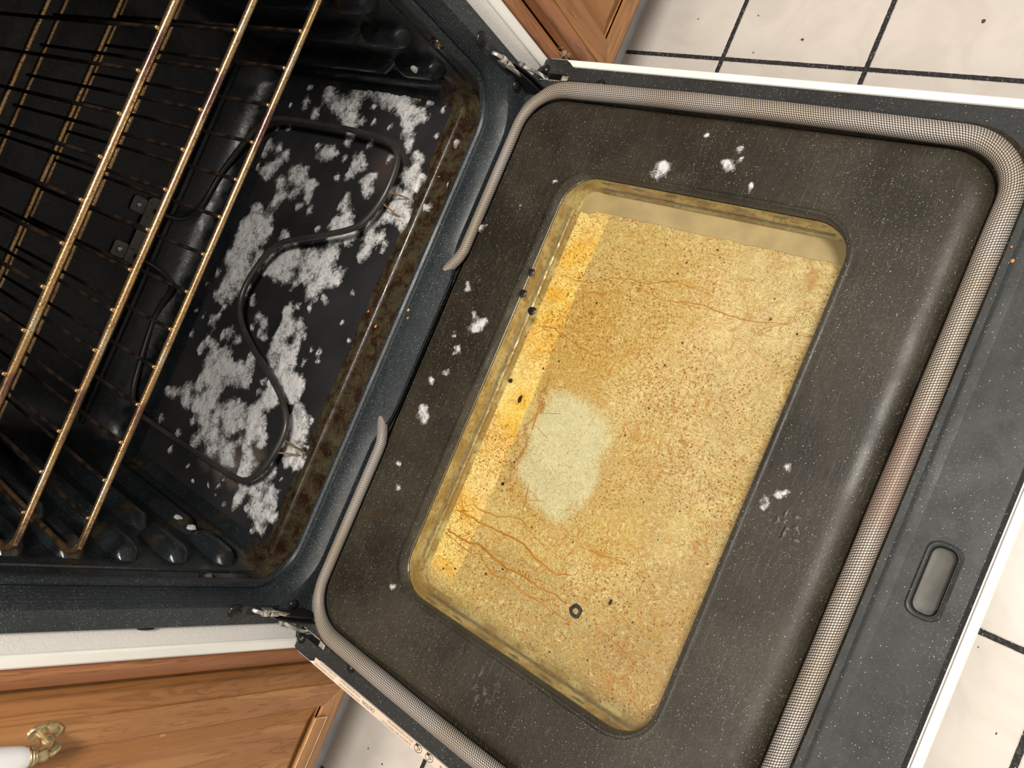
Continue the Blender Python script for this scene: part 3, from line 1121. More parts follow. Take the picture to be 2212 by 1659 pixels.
# plain beige margin along the right-hand side of the screen
g = MB()
pts = []
rng = random.Random(4)
for i in range(41):
    y = -0.112 - 0.292 * i / 40
    pts.append([(0.2185 + 0.0018 * noise.noise((y * 60, 0, 3)) - (0.004 if i < 3 else 0), y, -0.0292), (0.2405, y, -0.0292)])
g.loft(pts, closed=False)
attach(g.build('window_margin', plain('beige_margin', (0.37, 0.30, 0.185), 0.4, var=0.12, scale=40), smooth=False), DOOR)
# dark seam and row of vent slots on the two side walls of the window frame
for s in (-1, 1):
    g = MB()
    sec = []
    for i in range(61):
        y = -0.135 - 0.255 * i / 60
        w = 0.0016 * (1 + 0.5 * noise.noise((y * 90, s, 0)))
        zc = -0.0205 + 0.0006 * noise.noise((y * 50, s, 7))
        sec.append([(s * 0.2414, y, zc + w), (s * 0.2402, y, zc), (s * 0.2410, y, zc - w)])
    g.loft(sec, closed=False)
    attach(g.build('sealant_seam', M['seam']), DOOR)
    for k in range(7):
        y = -0.142 - 0.0385 * k
        if s > 0 and k == 6:
            continue
        g = MB()
        g.tube([(s * 0.2432, y + 0.001, -0.0074), (s * 0.2432, y - 0.006, -0.0078), (s * 0.2432, y - 0.012, -0.0072)], [0.0007, 0.0013, 0.0007], 6)
        attach(g.build('vent_slot', M['seam']), DOOR)
# ragged pale sealant ridge on the hinge-side wall
for dz, amp, zc in ((0, 0.0018, -0.0175), (1, 0.0012, -0.0240)):
    g = MB()
    sec = []
    for i in range(161):
        x = -0.212 + 0.424 * i / 160
        z = zc + amp * noise.noise((x * 70, dz * 5, 0)) + amp * 0.6 * noise.noise((x * 200, dz, 2))
        w = 0.0012 + 0.0008 * noise.noise((x * 110, 2, dz))
        sec.append([(x, -0.1068, z + w), (x, -0.1084, z), (x, -0.1072, z - w)])
    g.loft(sec, closed=False)
    attach(g.build('sealant_ridge', M['seam'] if dz == 0 else M['box']), DOOR)

# amber drip tracks over the screen
DR = [[(-0.1499, -0.115), (-0.1491, -0.122), (-0.1484, -0.1608), (-0.1462, -0.1925), (-0.1463, -0.2116), (-0.1521, -0.2269), (-0.1545, -0.2433), (-0.1568, -0.2593), (-0.1502, -0.2746)],
      [(-0.1736, -0.115), (-0.1742, -0.1225), (-0.1739, -0.147), (-0.1705, -0.1657), (-0.1732, -0.1771), (-0.1772, -0.202), (-0.1756, -0.2264), (-0.1773, -0.2486), (-0.1754, -0.2625), (-0.1771, -0.2836)],
      [(-0.1773, -0.1150), (-0.1826, -0.1517), (-0.1805, -0.1676), (-0.186, -0.1805), (-0.1903, -0.1946), (-0.1864, -0.21), (-0.19, -0.2337), (-0.1895, -0.2547), (-0.1914, -0.2704), (-0.1916, -0.2934)],
      [(-0.1313, -0.1311), (-0.1366, -0.1443), (-0.1336, -0.1697), (-0.1251, -0.1945), (-0.1312, -0.2102), (-0.135, -0.2245)],
      [(0.1383, -0.1246), (0.1387, -0.1591), (0.1519, -0.189), (0.1554, -0.2275), (0.1639, -0.2564), (0.16, -0.2993)],
      [(0.0739, -0.118), (0.0784, -0.1377), (0.0713, -0.1728), (0.0654, -0.2057)],
      [(0.1473, -0.2227), (0.1429, -0.2549), (0.1486, -0.2941), (0.1453, -0.3346), (0.1529, -0.3774)],
      [(0.0033, -0.1652), (-0.008, -0.1644), (-0.0186, -0.1652), (-0.0344, -0.1667)],
      [(-0.0878, -0.1884), (-0.0992, -0.1929), (-0.1141, -0.1953)],
      [(-0.1834, -0.3225), (-0.1856, -0.3446), (-0.19, -0.362)],
      [(-0.121, -0.2708), (-0.1183, -0.2974), (-0.1137, -0.3221)]]
for k, d in enumerate(DR):
    g = MB()
    p = smooth_path([(x, y, -0.0299) for x, y in d], 10)
    n = len(p)
    big = {1: 0.0012, 2: 0.0007, 0: 0.0010, 7: 0.0011, 8: 0.0007}.get(k, 0.0005)
    q, rr = [], []
    for i, (x, y, z) in enumerate(p):
        q.append((x + 0.0016 * noise.noise((y * 110, k * 7.1, 0)) + 0.0007 * noise.noise((y * 420, k, 5)), y + 0.0012 * noise.noise((x * 160, k * 3.3, 9)), z))
        t = i / (n - 1)
        rr.append(max(0.00018, big * (0.55 + 0.9 * math.sin(PI * t) * (0.5 + 0.6 * noise.noise((t * 9, k, 1))))))
    g.tube(q, rr, 6, flat=0.3)
    # side branches
    r2 = random.Random(k * 13 + 1)
    for b in range(5 if k < 3 else 2):
        i = r2.randrange(4, n - 4)
        x, y, z = q[i]
        sgn = r2.choice((-1, 1))
        L2 = r2.uniform(0.012, 0.030)
        br = [(x + sgn * L2 * t * 0.35 + 0.0022 * noise.noise((t * 5, b, k)), y - L2 * t, z) for t in [j / 8 for j in range(9)]]
        g.tube(br, 0.00028, 5, flat=0.4)
    attach(g.build('grease_streak', M['drip'], angle=80), DOOR)
# charred spots
CH = [(0.0850, -0.1285, 0.0052, 0.0034), (-0.0080, -0.1375, 0.0034, -0.0290), (0.0070, -0.1160, 0.0028, -0.0290),
      (-0.1541, -0.3242, 0.0023, -0.0290), (0.125, -0.1075, 0.0042, 0.0034), (0.100, -0.1085, 0.0048, 0.0034),
      (-0.100, -0.1600, 0.0019, -0.0290)]
for k, (x, y, r_, z) in enumerate(CH):
    g = MB()
    ring = []
    for i in range(14):
        a = 2 * PI * i / 14
        q = r_ * (1 + 0.28 * noise.noise((math.cos(a) * 1.5, math.sin(a) * 1.5, k * 4)))
        ring.append((x + q * math.cos(a) * (1.35 if k in (1, 3) else 1), y + q * math.sin(a) * (0.72 if k in (1, 3) else 1)))
    g.loft([[(a, b, z) for a, b in ring], [(x + (a - x) * 0.8, y + (b - y) * 0.8, z + 0.0011) for a, b in ring]], cap0=True, cap1=True)
    attach(g.build('charred_spot', M['char'], angle=60), DOOR)
g = MB()
rings = []
for rad, z in ((0.0072, 0.0), (0.0066, 0.0012), (0.0045, 0.0014), (0.0030, 0.0)):
    rr_ = []
    for i in range(28):
        a = 2 * PI * i / 28
        q = rad * (1 + 0.20 * noise.noise((math.cos(a) * 2, math.sin(a) * 2, 3 + rad * 100)))
        rr_.append((-0.1790 + q * math.cos(a), -0.2945 + q * math.sin(a), -0.0299 + z))
    rings.append(rr_)
g.loft(rings)
attach(tag(g.build('burnt_ring', M['char']), 'dark burnt ring of baked spill'), DOOR)

# braided gasket with its own running coordinates
path = []
for a, b in rrect(-0.3350, 0.3350, -0.5132, -0.0098, 0.050, 12, 60):
    t = 1 - smoothstep(0.074, 0.125, abs(a - 0.003)) if b > -0.02 else 0.0
    z = 0.0088 - 0.003 * t
    bow = 0.0032 * math.sin(PI * min(max((-b - 0.03) / 0.46, 0), 1)) if abs(a) > 0.30 else 0.0
    path.append((a + math.copysign(bow, a), b + 0.024 * t, z))
nP = len(path)
nR = 20
verts, faces, uvs = [], [], []
acc = [0.0]
for i in range(nP):
    p, q = Vector(path[i]), Vector(path[(i + 1) % nP])
    acc.append(acc[-1] + (q - p).length)
for i in range(nP + 1):
    p = Vector(path[i % nP])
    d = (Vector(path[(i + 1) % nP]) - Vector(path[(i - 1) % nP])).normalized()
    s_ = d.cross(Vector((0, 0, 1))).normalized()
    hinge = smoothstep(-0.06, -0.01, p.y)
    wob = 1 + 0.05 * noise.noise((acc[i % nP] * 14, 0, 0))
    rx = 0.0094 * wob * (1 - 0.34 * hinge)
    rz = 0.0086 * (1 - 0.25 * hinge)
    for k in range(nR):
        a = 2 * PI * k / nR
        verts.append(tuple(p + s_ * (rx * math.cos(a)) + Vector((0, 0, rz * math.sin(a)))))
for i in range(nP):
    for k in range(nR):
        k2 = (k + 1) % nR
        faces.append((i * nR + k, i * nR + k2, (i + 1) * nR + k2, (i + 1) * nR + k))
        u0, u1 = acc[i], acc[i + 1]
        v0, v1 = 0.0630 * k / nR, 0.0630 * (k + 1) / nR
        uvs += [(u0, v0), (u0, v1), (u1, v1), (u1, v0)]
me = bpy.data.meshes.new('gasket')
me.from_pydata(verts, [], faces)
ul = me.uv_layers.new(name='UVMap')
ul.data.foreach_set('uv', [c for q in uvs for c in q])
me.materials.append(M['gasket'])
me.shade_smooth()
go = bpy.data.objects.new('gasket', me)
COL.objects.link(go)
attach(tag(go, 'braided grey-tan rope seal'), DOOR)

# warning label along the left edge of the door
g = MB()
g.box((-0.3772, -0.46, 0.0000), (-0.3692, -0.0385, 0.00035))
LB = attach(g.build('warning_label', M['label'], smooth=False), DOOR)
LZ = 0.0004


def lab(txt, size, y, x, mat='inkbrown', w=1.0, bold=0.0):
    # reads towards the hinge, tops of the letters towards the outer edge
    o_ = text_mesh('label_lettering', txt, size, (0, 0, 0), 0, M[mat], None, 1.0, 0.00004, bold)
    mt = Matrix.Translation((x, y, LZ)) @ Matrix.Rotation(PI / 2, 4, 'Z') @ Matrix.Diagonal((w, 1, 1, 1))
    o_.data.transform(mt)
    attach(o_, DOOR)


lab('PRODUCT REGISTRATION', 0.0028, -0.0745, -0.3738, w=0.98)
lab('www.GEAppliances.com', 0.0030, -0.0770, -0.3702, w=0.98)
lab('\u2022BEFORE CLEANING READ MANUAL INSTR.', 0.0028, -0.1190, -0.3742, w=0.66)
lab('USE AND CARE FOR MODEL, SERIAL NOS.', 0.0030, -0.1178, -0.3702, w=0.62)
lab('CAUTION:', 0.0048, -0.1420, -0.3718, 'ink', w=0.88, bold=0.00004)
lab('\u2022ALL RANGES CAN TIP  \u2022INJURY TO PERSONS COULD RESULT', 0.0028, -0.1990, -0.3745, w=0.58)
lab('\u2022INSTALL ANTI-TIP DEVICES PACKED WITH RANGE', 0.0028, -0.2002, -0.3706, w=0.60)
lab('WARNING', 0.0048, -0.2620, -0.3718, 'ink', w=0.98, bold=0.00004)
for yc in (-0.2085, -0.2245):
    g = MB()
    g.tube([(-0.3732 + 0.0036 * math.cos(a), yc + 0.0050 * math.sin(a), LZ) for a in [2 * PI * k / 24 for k in range(24)]], 0.00035, 5, closed=True, flat=0.3)
    g.box((-0.3722, yc + 0.0006, LZ - 0.0002), (-0.3696, yc + 0.0046, LZ + 0.0001))
    g.tube([(-0.3722, yc + 0.001, LZ), (-0.3745, yc - 0.0010, LZ), (-0.3756, yc + 0.0012, LZ)], 0.0004, 5, flat=0.3)
    g.tube([(-0.3715, yc - 0.0004, LZ), (-0.3738, yc - 0.0030, LZ)], 0.0005, 5, flat=0.3)
    attach(g.build('label_pictogram', M['ink'], smooth=False), DOOR)

# ================================================================= racks
WZ = {0: 0.263, 1: 0.3195, 2: 0.378}


def make_rack(label):
    R_ = empty('oven_rack', label, 'oven rack', (0, 0.0, WZ[0]), 'wire racks stacked in the oven')
    RR, WR = 0.0034, 0.0019
    zr = -RR - WR + 0.0003
    g = MB()
    # heavy outer wire: straight front, turned back at the ends and run along both sides
    loop = smooth_path([(a, b, zr) for a, b in rrect(-0.3065, 0.3065, 0.0600, 0.434, 0.020, 6, 4)], 2, closed=True)
    g.tube(loop, [0.0027 + (RR - 0.0027) * (1 - smoothstep(0.07, 0.10, p_[1])) for p_ in loop], 12, closed=True)
    fo = g.build('rack_frame', M['rod'])
    fo.parent = R_
    for y in (0.303,):
        g = MB()
        g.tube([(-0.3065 + 0.613 * i / 16, y, zr) for i in range(17)], 0.0028, 10)
        co = g.build('cross_rod', M['rod'])
        co.parent = R_
    base = None
    for k in range(-7, 8):
        if base is None:
            g = MB()
            pts = [(0, 0.0580, -0.0002), (0, 0.0600, 0.0)] + [(0, 0.06 + 0.374 * i / 12, 0.0) for i in range(1, 13)] + [(0, 0.4352, -0.0004)]
            g.tube(pts, [0.0016] + [WR] * 13 + [0.0016], 8)
            base = g.build('rack_wire', M['wire'])
            w = base
        else:
            w = base.copy()
            COL.objects.link(w)
        w.parent = R_
        w.location = (0.038 * k, 0, 0)
        g_ = None
    cap = None
    for k in range(-7, 8):
        if cap is None:
            g = MB()
            g.sphere((0, 0.0590, 0.0), 0.0021, 1, 0.9, 1, 10, 8)
            cap = g.build('wire_tip', M['rod'])
            c = cap
        else:
            c = cap.copy()
            COL.objects.link(c)
        c.parent = R_
        c.location = (0.038 * k, 0, 0)
    return R_


rack = make_rack('lowest of the three wire racks, its brassy front rod above the foam')
for i, lb in ((1, 'middle of the three wire racks, between the lowest and the topmost'),
              (2, 'topmost of the three wire racks, its front rod nearest the camera')):
    r2 = rack.copy()
    COL.objects.link(r2)
    r2.location = (0, 0, WZ[i])
    r2['label'] = lb
    for ch in [c for c in bpy.data.objects if c.parent == rack]:
        c2 = ch.copy()
        COL.objects.link(c2)
        c2.parent = r2

# ================================================================= liner sheet and foam
g = MB()
NX, NY = 90, 50
rows = []
for j in range(NY + 1):
    y = 0.1095 + 0.322 * j / NY
    row = []
    for i in range(NX + 1):
        x = -0.304 + 0.608 * i / NX
        yy = y
        edge = 1 - j / NY
        if j < 4:
            yy += (0.0022 * noise.noise((x * 14, 0, 0)) + 0.0006 * noise.noise((x * 70, 3, 0))) * (1 - j / 4)
        lift = 0.0010 * smoothstep(0.9, 1.0, edge) * (0.5 + noise.noise((x * 9, 2, 2)))
        row.append((x, yy, 0.0012 + 0.4 * max(0, lift)))
    rows.append(row)
g.loft(rows, closed=False)
g.loft([[(x, y, z - 0.0009) for x, y, z in r] for r in rows], closed=False)
g.loft([rows[0], [(x, y, z - 0.0009) for x, y, z in rows[0]]], closed=False)
tag(g.build('oven_liner_sheet', M['sheet'], angle=60), 'thin black sheet covering the oven floor under the foam', 'oven liner')

FOAM = [(320.9,328.9,11.8),(314.7,303.6,13.5),(310.3,279.8,17),(307.6,257.6,14.9),(305.1,233.9,14.6),(307,215.4,17),(310.6,196.2,10.6),(312.6,176.5,9.6),(295.4,204.4,14.2),(289.3,188.1,8.8),(310.8,163.2,6),(301.4,149.9,6),(299.5,355.1,12.1),(286.6,346.9,12),(278.5,326.9,11.8),(276,303.6,15.4),(266.2,288,15.2),(255.1,283.5,11.4),(238.5,271,10.3),(285.9,290.6,11.5),(259.9,258.5,6.5),(261.1,236.6,5.1),(282,251.4,3.7),(282.4,180,12.2),(281.3,162.8,12),(279.8,149.8,8.5),(270.2,177.1,8.7),(257.6,165.7,10.3),(244.7,158.3,7.7),(236.1,153.4,6),(228.2,134.6,6.4),(221,122.5,7),(215.7,127.5,6.7),(202.4,134,11.7),(196,118.3,12.3),(200.6,109,6.5),(186.8,111,4.9),(173.9,123.7,9.9),(159.2,129.4,14.9),(151.9,113,13.1),(147.1,136.7,11.7),(139.1,109.6,8.2),(175.6,147.2,6.8),(137.8,152.2,8.5),(293.1,122.5,6.3),(259,202.4,4.4),(258.3,115.9,4.1),(220.1,177.4,7),(230.4,224.9,5.4),(258.6,364.5,10.1),(274.3,395.5,8.3),(263.2,431.2,4.3),(298.5,400.7,5.8),(316.6,396.7,7.5),(204.6,309.8,11.6),(206.6,296.4,9.6),(208.6,283.2,5.7),(211.8,329.3,5.9),(205.3,262.1,6.5),(207.8,235.9,9.1),(200.3,222.4,9),(192.1,233.2,9.1),(184.1,242,7.3),(175.7,262.5,6.5),(176.7,201.4,10.6),(165.7,192.6,7.9),(186,193.8,6.2),(151.8,224.4,9),(139.8,228.4,7.2),(127.7,209.5,12.4),(114.4,219.5,10.8),(104.8,190.8,10.5),(197,442.3,12.9),(186.9,449.5,10.8),(195.9,413.5,8.4),(190.8,388.4,8.2),(179,396.7,10.4),(166.7,407.5,10.4),(162.2,424,10.6),(162.1,446.7,7.5),(154.3,407.4,8.4),(165.7,350.5,14),(158.1,335.1,11.8),(174.2,330.3,7.9),(152.3,311,11.6),(158.4,304.9,7.7),(135.8,300.3,7.7),(149.1,376.5,10.2),(133,360.3,10.1),(119.6,367.3,12.1),(135.9,335.9,7.9),(123,314.6,7.8),(121.9,286.3,6.6),(98.3,405,10.4),(89,390.2,14.4),(72.2,403.7,16.6),(84.4,370.4,12.1),(58.4,402.5,16.5),(68.4,356.7,10),(75.1,318.7,8.7),(274.1,515.8,11.3),(260.8,500.7,13.4),(247.4,536.3,9.2),(217.7,462.2,5.5),(227.1,269.8,7.5),(230.2,409.2,5.9),(226.8,434.5,4.7),(207.9,84,1.9),(253.8,79.1,5.4),(201.5,61.7,3.1),(165.6,81.4,5.7),(65.5,402.8,16.5),(74.4,369.8,12.1),(80.9,363.4,10.1),(49.4,388.6,18.4),(35.8,387.4,16.3),(51.3,364.8,10.1),(34.2,409.2,8.3),(21.6,417.6,12.6),(19.2,398.4,16.5),(4.3,387.8,14.3),(5.6,368.8,12.1),(-14.1,391.8,14.3),(-24,396.2,12.3),(-33.2,372.2,10.1),(-12.5,358.8,12),(-15.8,345.4,7.9),(20.2,351.4,10),(36.2,348.8,8),(31.5,318.9,15.5),(21.2,319.7,7.8),(50,297.5,13.3),(40.2,283.3,20.6),(26.8,297.4,13.3),(21.6,278.5,9.4),(55.6,281,11.3),(57.5,245.3,16.4),(43.6,236.3,14.5),(30.8,242.4,9.1),(57.9,217,16),(74.1,208.7,12.4),(47.5,201.2,14.1),(49.8,179.8,10.4),(38.4,181.7,8.7),(31.5,202.5,8.8),(14.8,217.6,12.5),(23.4,209,10.6),(14.5,189.4,4.4),(9.5,179.3,4.3),(18.2,253.7,5.2),(7.7,256.7,3.7),(78.5,311.5,5.8),(97.1,256.4,5.6),(109.9,226.7,9),(99,210.6,10.7),(91.3,224.2,9),(109.9,197,8.8),(100.2,184.2,8.7),(122.4,160.6,8.5),(107.8,149.8,13.5),(111.2,134.9,7.5),(91.3,148.3,10.1),(82,155.6,6.8),(106.5,121.7,5.8),(96,121.7,4.1),(-8.4,428.3,6.8),(-40.5,409.1,8.3),(-45.5,392.2,6.2),(-31.2,447.8,4.7),(-52.9,381,6.1),(-76.3,390.1,10.2),(-65.6,383.3,5.1),(-76.9,416.6,5.2),(-73.8,443.5,3.8),(-106.6,427.8,5.3),(-82,345.5,9.9),(-88.3,355.1,6),(-105.4,383.2,9.2),(-106.6,364.7,8),(-120.5,392.8,8.2),(-86.2,320.2,6.8),(-148.8,455.2,3.2),(-19.2,248.7,9.2),(-12.3,241,7.3),(-6.4,208.6,5.3),(-7.5,229.5,4.5),(-28.7,242.3,7.3),(-35,230.8,9),(-44.7,236.6,10.9),(-32.9,212.7,8.9),(-57.8,237.7,12.7),(-45.6,223.7,7.2),(-42.2,201.8,8.8),(-68.3,240.6,9.1),(-55.7,204.9,6.2),(-69.8,219.7,8.9),(-64.2,196.9,7),(-83.4,242.9,7.3),(-88,232.2,9),(-82.8,211,14.1),(-75.7,198.8,8.8),(-95.7,207.2,15.8),(-103.3,192.4,12.2),(-97.4,174.9,10.3),(-103,164.2,8.5),(-113.1,166.9,11.9),(-114.6,180.1,8.6),(-44.7,298.1,6.7),(-48.4,282.4,6.6),(-63.3,277.3,7.5),(-68.1,266.2,4.6),(-60.9,302.7,5.7),(-26.9,323.9,7.8),(-54.4,170.5,3.8),(-54.6,156.6,4.7),(-72.7,174.8,4.8),(-65.3,152,3.7),(-111.7,332.3,11.7),(-120.3,348.8,13.8),(-134.6,361.4,12),(-131,329.5,15.5),(-121.8,316.6,9.6),(-143.7,337.3,11.7),(-150.4,352.5,11.9),(-135.2,306.9,11.5),(-120,295.9,9.5),(-132.7,289.5,13.2),(-112.2,272,9.3),(-124.9,271,11.1),(-102.8,273.3,6.5),(-96.2,283.3,4.7),(-135.3,263.6,7.4),(-168.8,467.1,8.7),(33.7,141.2,3.7),(-7.2,135.4,3),(-22.2,115.3,2.9),(-199.4,424.8,9.4),(-196.8,404.7,8.3),(-185.6,382.5,12.2),(-169,359.1,11.9),(-154.3,340.9,9.8),(-154.8,317.7,8.7),(-167.2,319.8,13.5),(-199.1,372.1,11.1),(-195.6,347.8,9.9),(-197.2,329,17.4),(-186.4,331.4,13.6),(-209.1,311.5,10.5),(-174.1,320.4,11.6),(-189.8,294.8,9.5),(-198.7,296.6,7.6),(-176.7,276.8,13),(-172.6,260.9,11),(-178.4,246.2,14.5),(-191.3,263.5,12.9),(-193.2,251.5,10.9),(-200.5,262.3,9.2),(-170.6,220.6,16.8),(-162.9,221,12.4),(-176.4,206.5,12.3),(-190.8,211.6,10.6),(-188,196,10.4),(-191,183.9,6.9),(-131.5,212.5,12.4),(-141.7,210.4,10.6),(-134.3,198.2,10.5),(-128.6,199.7,8.8),(-113.4,173.8,12),(-115.1,165.6,8.5),(-101.3,170,8.5),(-104.7,189.1,8.7),(-133.5,148.8,10),(-145,138.9,14.9),(-156.7,138.1,16.5),(-157.3,123.9,9.8),(-168.2,121.3,8.2),(-178,142.5,8.3),(-188.4,130.8,9.9),(-184,120,13),(-188.2,108.2,6.5),(-197.6,113.2,4.9),(-196.2,128,4.9),(-214.4,290.5,11.3),(-225.4,302.1,11.4),(-238.2,318.3,9.6),(-245.1,318.9,5.8),(-222.9,278.6,11.2),(-238.9,277.9,11.2),(-225.5,260.3,11),(-229.3,241.4,10.8),(-240.4,241.3,12.6),(-235.8,226.1,7.1),(-216.5,237.3,7.2),(-205.6,229.5,5.4),(-208.2,212.1,8.8),(-217.2,203.2,8.8),(-222.5,189.3,10.4),(-231.7,200.5,10.5),(-240.2,194.6,10.4),(-245,198.8,7),(-209.4,149.5,6.7),(-219.2,147.6,8.3),(-236,155.3,13.4),(-243.6,169.6,8.5),(-256,180.8,8.6),(-268,187.4,8.6),(-276.8,186.2,7.8),(-236,133.8,6.6),(-234.8,124,4.6),(-249.8,162.8,5.9),(-258.3,154.4,10.1),(-262.7,136.8,13.2),(-275,147.6,10),(-264.4,123.8,9.8),(-264.6,114.3,5.7),(-279.2,130.2,9.8),(-286.3,126.4,4.9),(-293.7,139.4,4.1),(-246.7,124.1,6.5),(-248.6,118.2,4.9),(-274.2,162.9,4.2),(-246.4,133.8,4.9),(-244.6,361.1,7),(-217.9,339.7,5.9),(-239.5,412.1,7.1),(-271.1,361.7,6),(-276.2,309.6,4.2),(-288.5,285.7,3.8),(-273.5,233.1,4.7),(-279,253.6,3.3),(-284.4,229.1,3.2),(-287.1,209.9,3.5),(-260.3,228.1,3.6),(-216.1,127.4,3),(-135.1,120.4,2.9),(-165.7,107.2,2.9),(-137.3,233.7,4.5),(-119,233.7,5.4),(-116.7,220.1,3.6),(-233.1,483,8),(-335.6,470.4,16),(-338.5,506.3,10),(-278,489.7,8),(-319.5,507.4,9),(-299.8,580.8,12),(-178.2,528.5,8)]


def vnoise(X, Y, scale, seed):
    """value noise on numpy arrays, 0..1"""
    r = np.random.RandomState(seed)
    n = 256
    T = r.rand(n, n)
    u, v = X * scale + 50, Y * scale + 50
    iu, iv = np.floor(u).astype(int), np.floor(v).astype(int)
    fu, fv = u - iu, v - iv
    fu = fu * fu * (3 - 2 * fu)
    fv = fv * fv * (3 - 2 * fv)
    a = T[iu % n, iv % n]
    b = T[(iu + 1) % n, iv % n]
    c = T[iu % n, (iv + 1) % n]
    d = T[(iu + 1) % n, (iv + 1) % n]
    return (a * (1 - fu) + b * fu) * (1 - fv) + (c * (1 - fu) + d * fu) * fv


def foam_mesh(name, blobs, x0, x1, y0, y1, step, zfun, height, seed=1, rscale=1.0, ground=None):
    nx, ny = int((x1 - x0) / step), int((y1 - y0) / step)
    X, Y = np.meshgrid(np.linspace(x0, x1, nx + 1), np.linspace(y0, y1, ny + 1), indexing='ij')
    wx = X + 0.0055 * (vnoise(X, Y, 95, seed + 1) - 0.5) + 0.004 * (vnoise(X, Y, 230, seed + 2) - 0.5)
    wy = Y + 0.0055 * (vnoise(X, Y, 95, seed + 3) - 0.5) + 0.004 * (vnoise(X, Y, 230, seed + 4) - 0.5)
    F = np.zeros_like(X)
    for bx_, by_, br_ in blobs:
        cx, cy, r = bx_ * 1e-3, by_ * 1e-3, br_ * 1e-3 * rscale
        d2 = ((wx - cx) ** 2 + (wy - cy) ** 2) / (r * r)
        k = np.clip(1 - d2 / 3.4, 0, 1) ** 1.7
        F = 1 - (1 - F) * (1 - 0.86 * k)
    nz = 0.5 * vnoise(X, Y, 95, seed + 5) + 0.3 * vnoise(X, Y, 210, seed + 6) + 0.2 * vnoise(X, Y, 480, seed + 7)
    T_ = np.clip((F - 0.25) / 0.75, 0, 1)
    Hh = height * T_ * T_ * (3 - 2 * T_) * (0.45 + 1.1 * nz)
    keep = F > 0.04
    cell = keep[:-1, :-1] | keep[1:, :-1] | keep[:-1, 1:] | keep[1:, 1:]
    used = np.zeros_like(keep)
    used[:-1, :-1] |= cell
    used[1:, :-1] |= cell
    used[:-1, 1:] |= cell
    used[1:, 1:] |= cell
    idx = -np.ones(X.shape, int)
    idx[used] = np.arange(used.sum())
    Z = zfun(X, Y) + 0.0003 + Hh
    V = np.stack([X[used], Y[used], Z[used]], 1)
    I, J = np.nonzero(cell)
    Fc = np.stack([idx[I, J], idx[I + 1, J], idx[I + 1, J + 1], idx[I, J + 1]], 1)
    me = bpy.data.meshes.new(name)
    me.from_pydata(V.tolist(), [], Fc.tolist())
    at = me.attributes.new('foam_cover', 'FLOAT', 'POINT')
    at.data.foreach_set('value', np.clip(F[used], 0, 1).astype(np.float32))
    me.materials.append(M['foam'])
    me.shade_smooth()
    o = bpy.data.objects.new(name, me)
    COL.objects.link(o)
    return o


floor_z = lambda X, Y: np.where((np.abs(X) < 0.304) & (Y > 0.110) & (Y < 0.431), 0.0016, 0.0006)
fo = foam_mesh('cleaning_foam', FOAM, -0.323, 0.323, 0.062, 0.445, 0.0009, floor_z, 0.0024, rscale=1.08)
tag(fo, 'white bubbly cleaner foam spread over the black oven floor', 'foam', kind='stuff')

PZ = 0.0124
SPAT = [(261, -213.6, 7.5), (264, -215, 5), (275.4, -279.7, 5), (278, -277, 3), (256.1, -309.7, 3), (259, -307.5, 2), (294.1, -283.9, 3), (284, -291, 2.6),
        (-66.8, -53.8, 6), (-62, -49, 4), (-70, -60, 3), (-8.5, -430, 4), (26.4, -437, 3), (51.3, -76.7, 6), (46, -72, 5), (55, -82, 3), (-11.6, -58.3, 3.6),
        (156.4, -23.2, 4), (-28, -43.2, 4), (87.2, -38.5, 4), (302, -249, 2), (3, -440, 2.5), (8, -444, 2), (58, -66, 3), (30, -50, 2.2),
        (-150, -60, 3), (-128, -48, 2.4), (190, -62, 2.4), (12, -62, 3.4), (16, -60, 2.4), (-246, -108, 3), (-40, -480, 2), (225, -95, 2)]
sp = foam_mesh('foam_spatter', SPAT, -0.30, 0.31, -0.475, -0.022, 0.0010, lambda X, Y: np.full_like(X, PZ + 0.0003), 0.0014, seed=40, rscale=1.25)
tag(sp, 'small dried flecks of foam dotted over the dark door panel', 'foam', kind='stuff')
# baked-on crusts on the panel
for k, (x, y, r_) in enumerate(((-0.276, -0.2549, 0.022), (-0.269, -0.1747, 0.016), (0.045, -0.067, 0.013), (-0.020, -0.456, 0.016))):
    g = MB()
    n = 34
    rows = []
    for i in range(n + 1):
        row = []
        for j in range(n + 1):
            a, b = (i / n - 0.5) * 2, (j / n - 0.5) * 2
            q = math.sqrt(a * a + b * b)
            hgt = max(0, 1 - q) ** 0.5 * max(0, 0.0022 * noise.noise((a * 3.5 + k * 9, b * 3.5, 1)) + 0.0014 * abs(noise.noise((a * 8, b * 8, k))))
            row.append((x + a * r_, y + b * r_, PZ - 0.00035 + hgt))
        rows.append(row)
    g.loft(rows, closed=False)
    attach(g.build('baked_crust', plain('crust_%d' % k, (0.030, 0.027, 0.022), 0.45, var=0.3, scale=300), angle=80), DOOR)

# ================================================================= cabinets


def raised_panel(mb, x0, x1, z0, z1, y):
    """frame-and-panel field with bevelled edge"""
    L = [((x0, x1, z0, z1), y + 0.006), ((x0 + 0.0015, x1 - 0.0015, z0 + 0.0015, z1 - 0.0015), y + 0.0075),
         ((x0 + 0.018, x1 - 0.018, z0 + 0.018, z1 - 0.018), y + 0.0008), ((x0 + 0.020, x1 - 0.020, z0 + 0.020, z1 - 0.020), y + 0.0012)]
    mb.loft([[(a, yy, c), (b, yy, c), (b, yy, d), (a, yy, d)] for (a, b, c, d), yy in L], cap1=True)


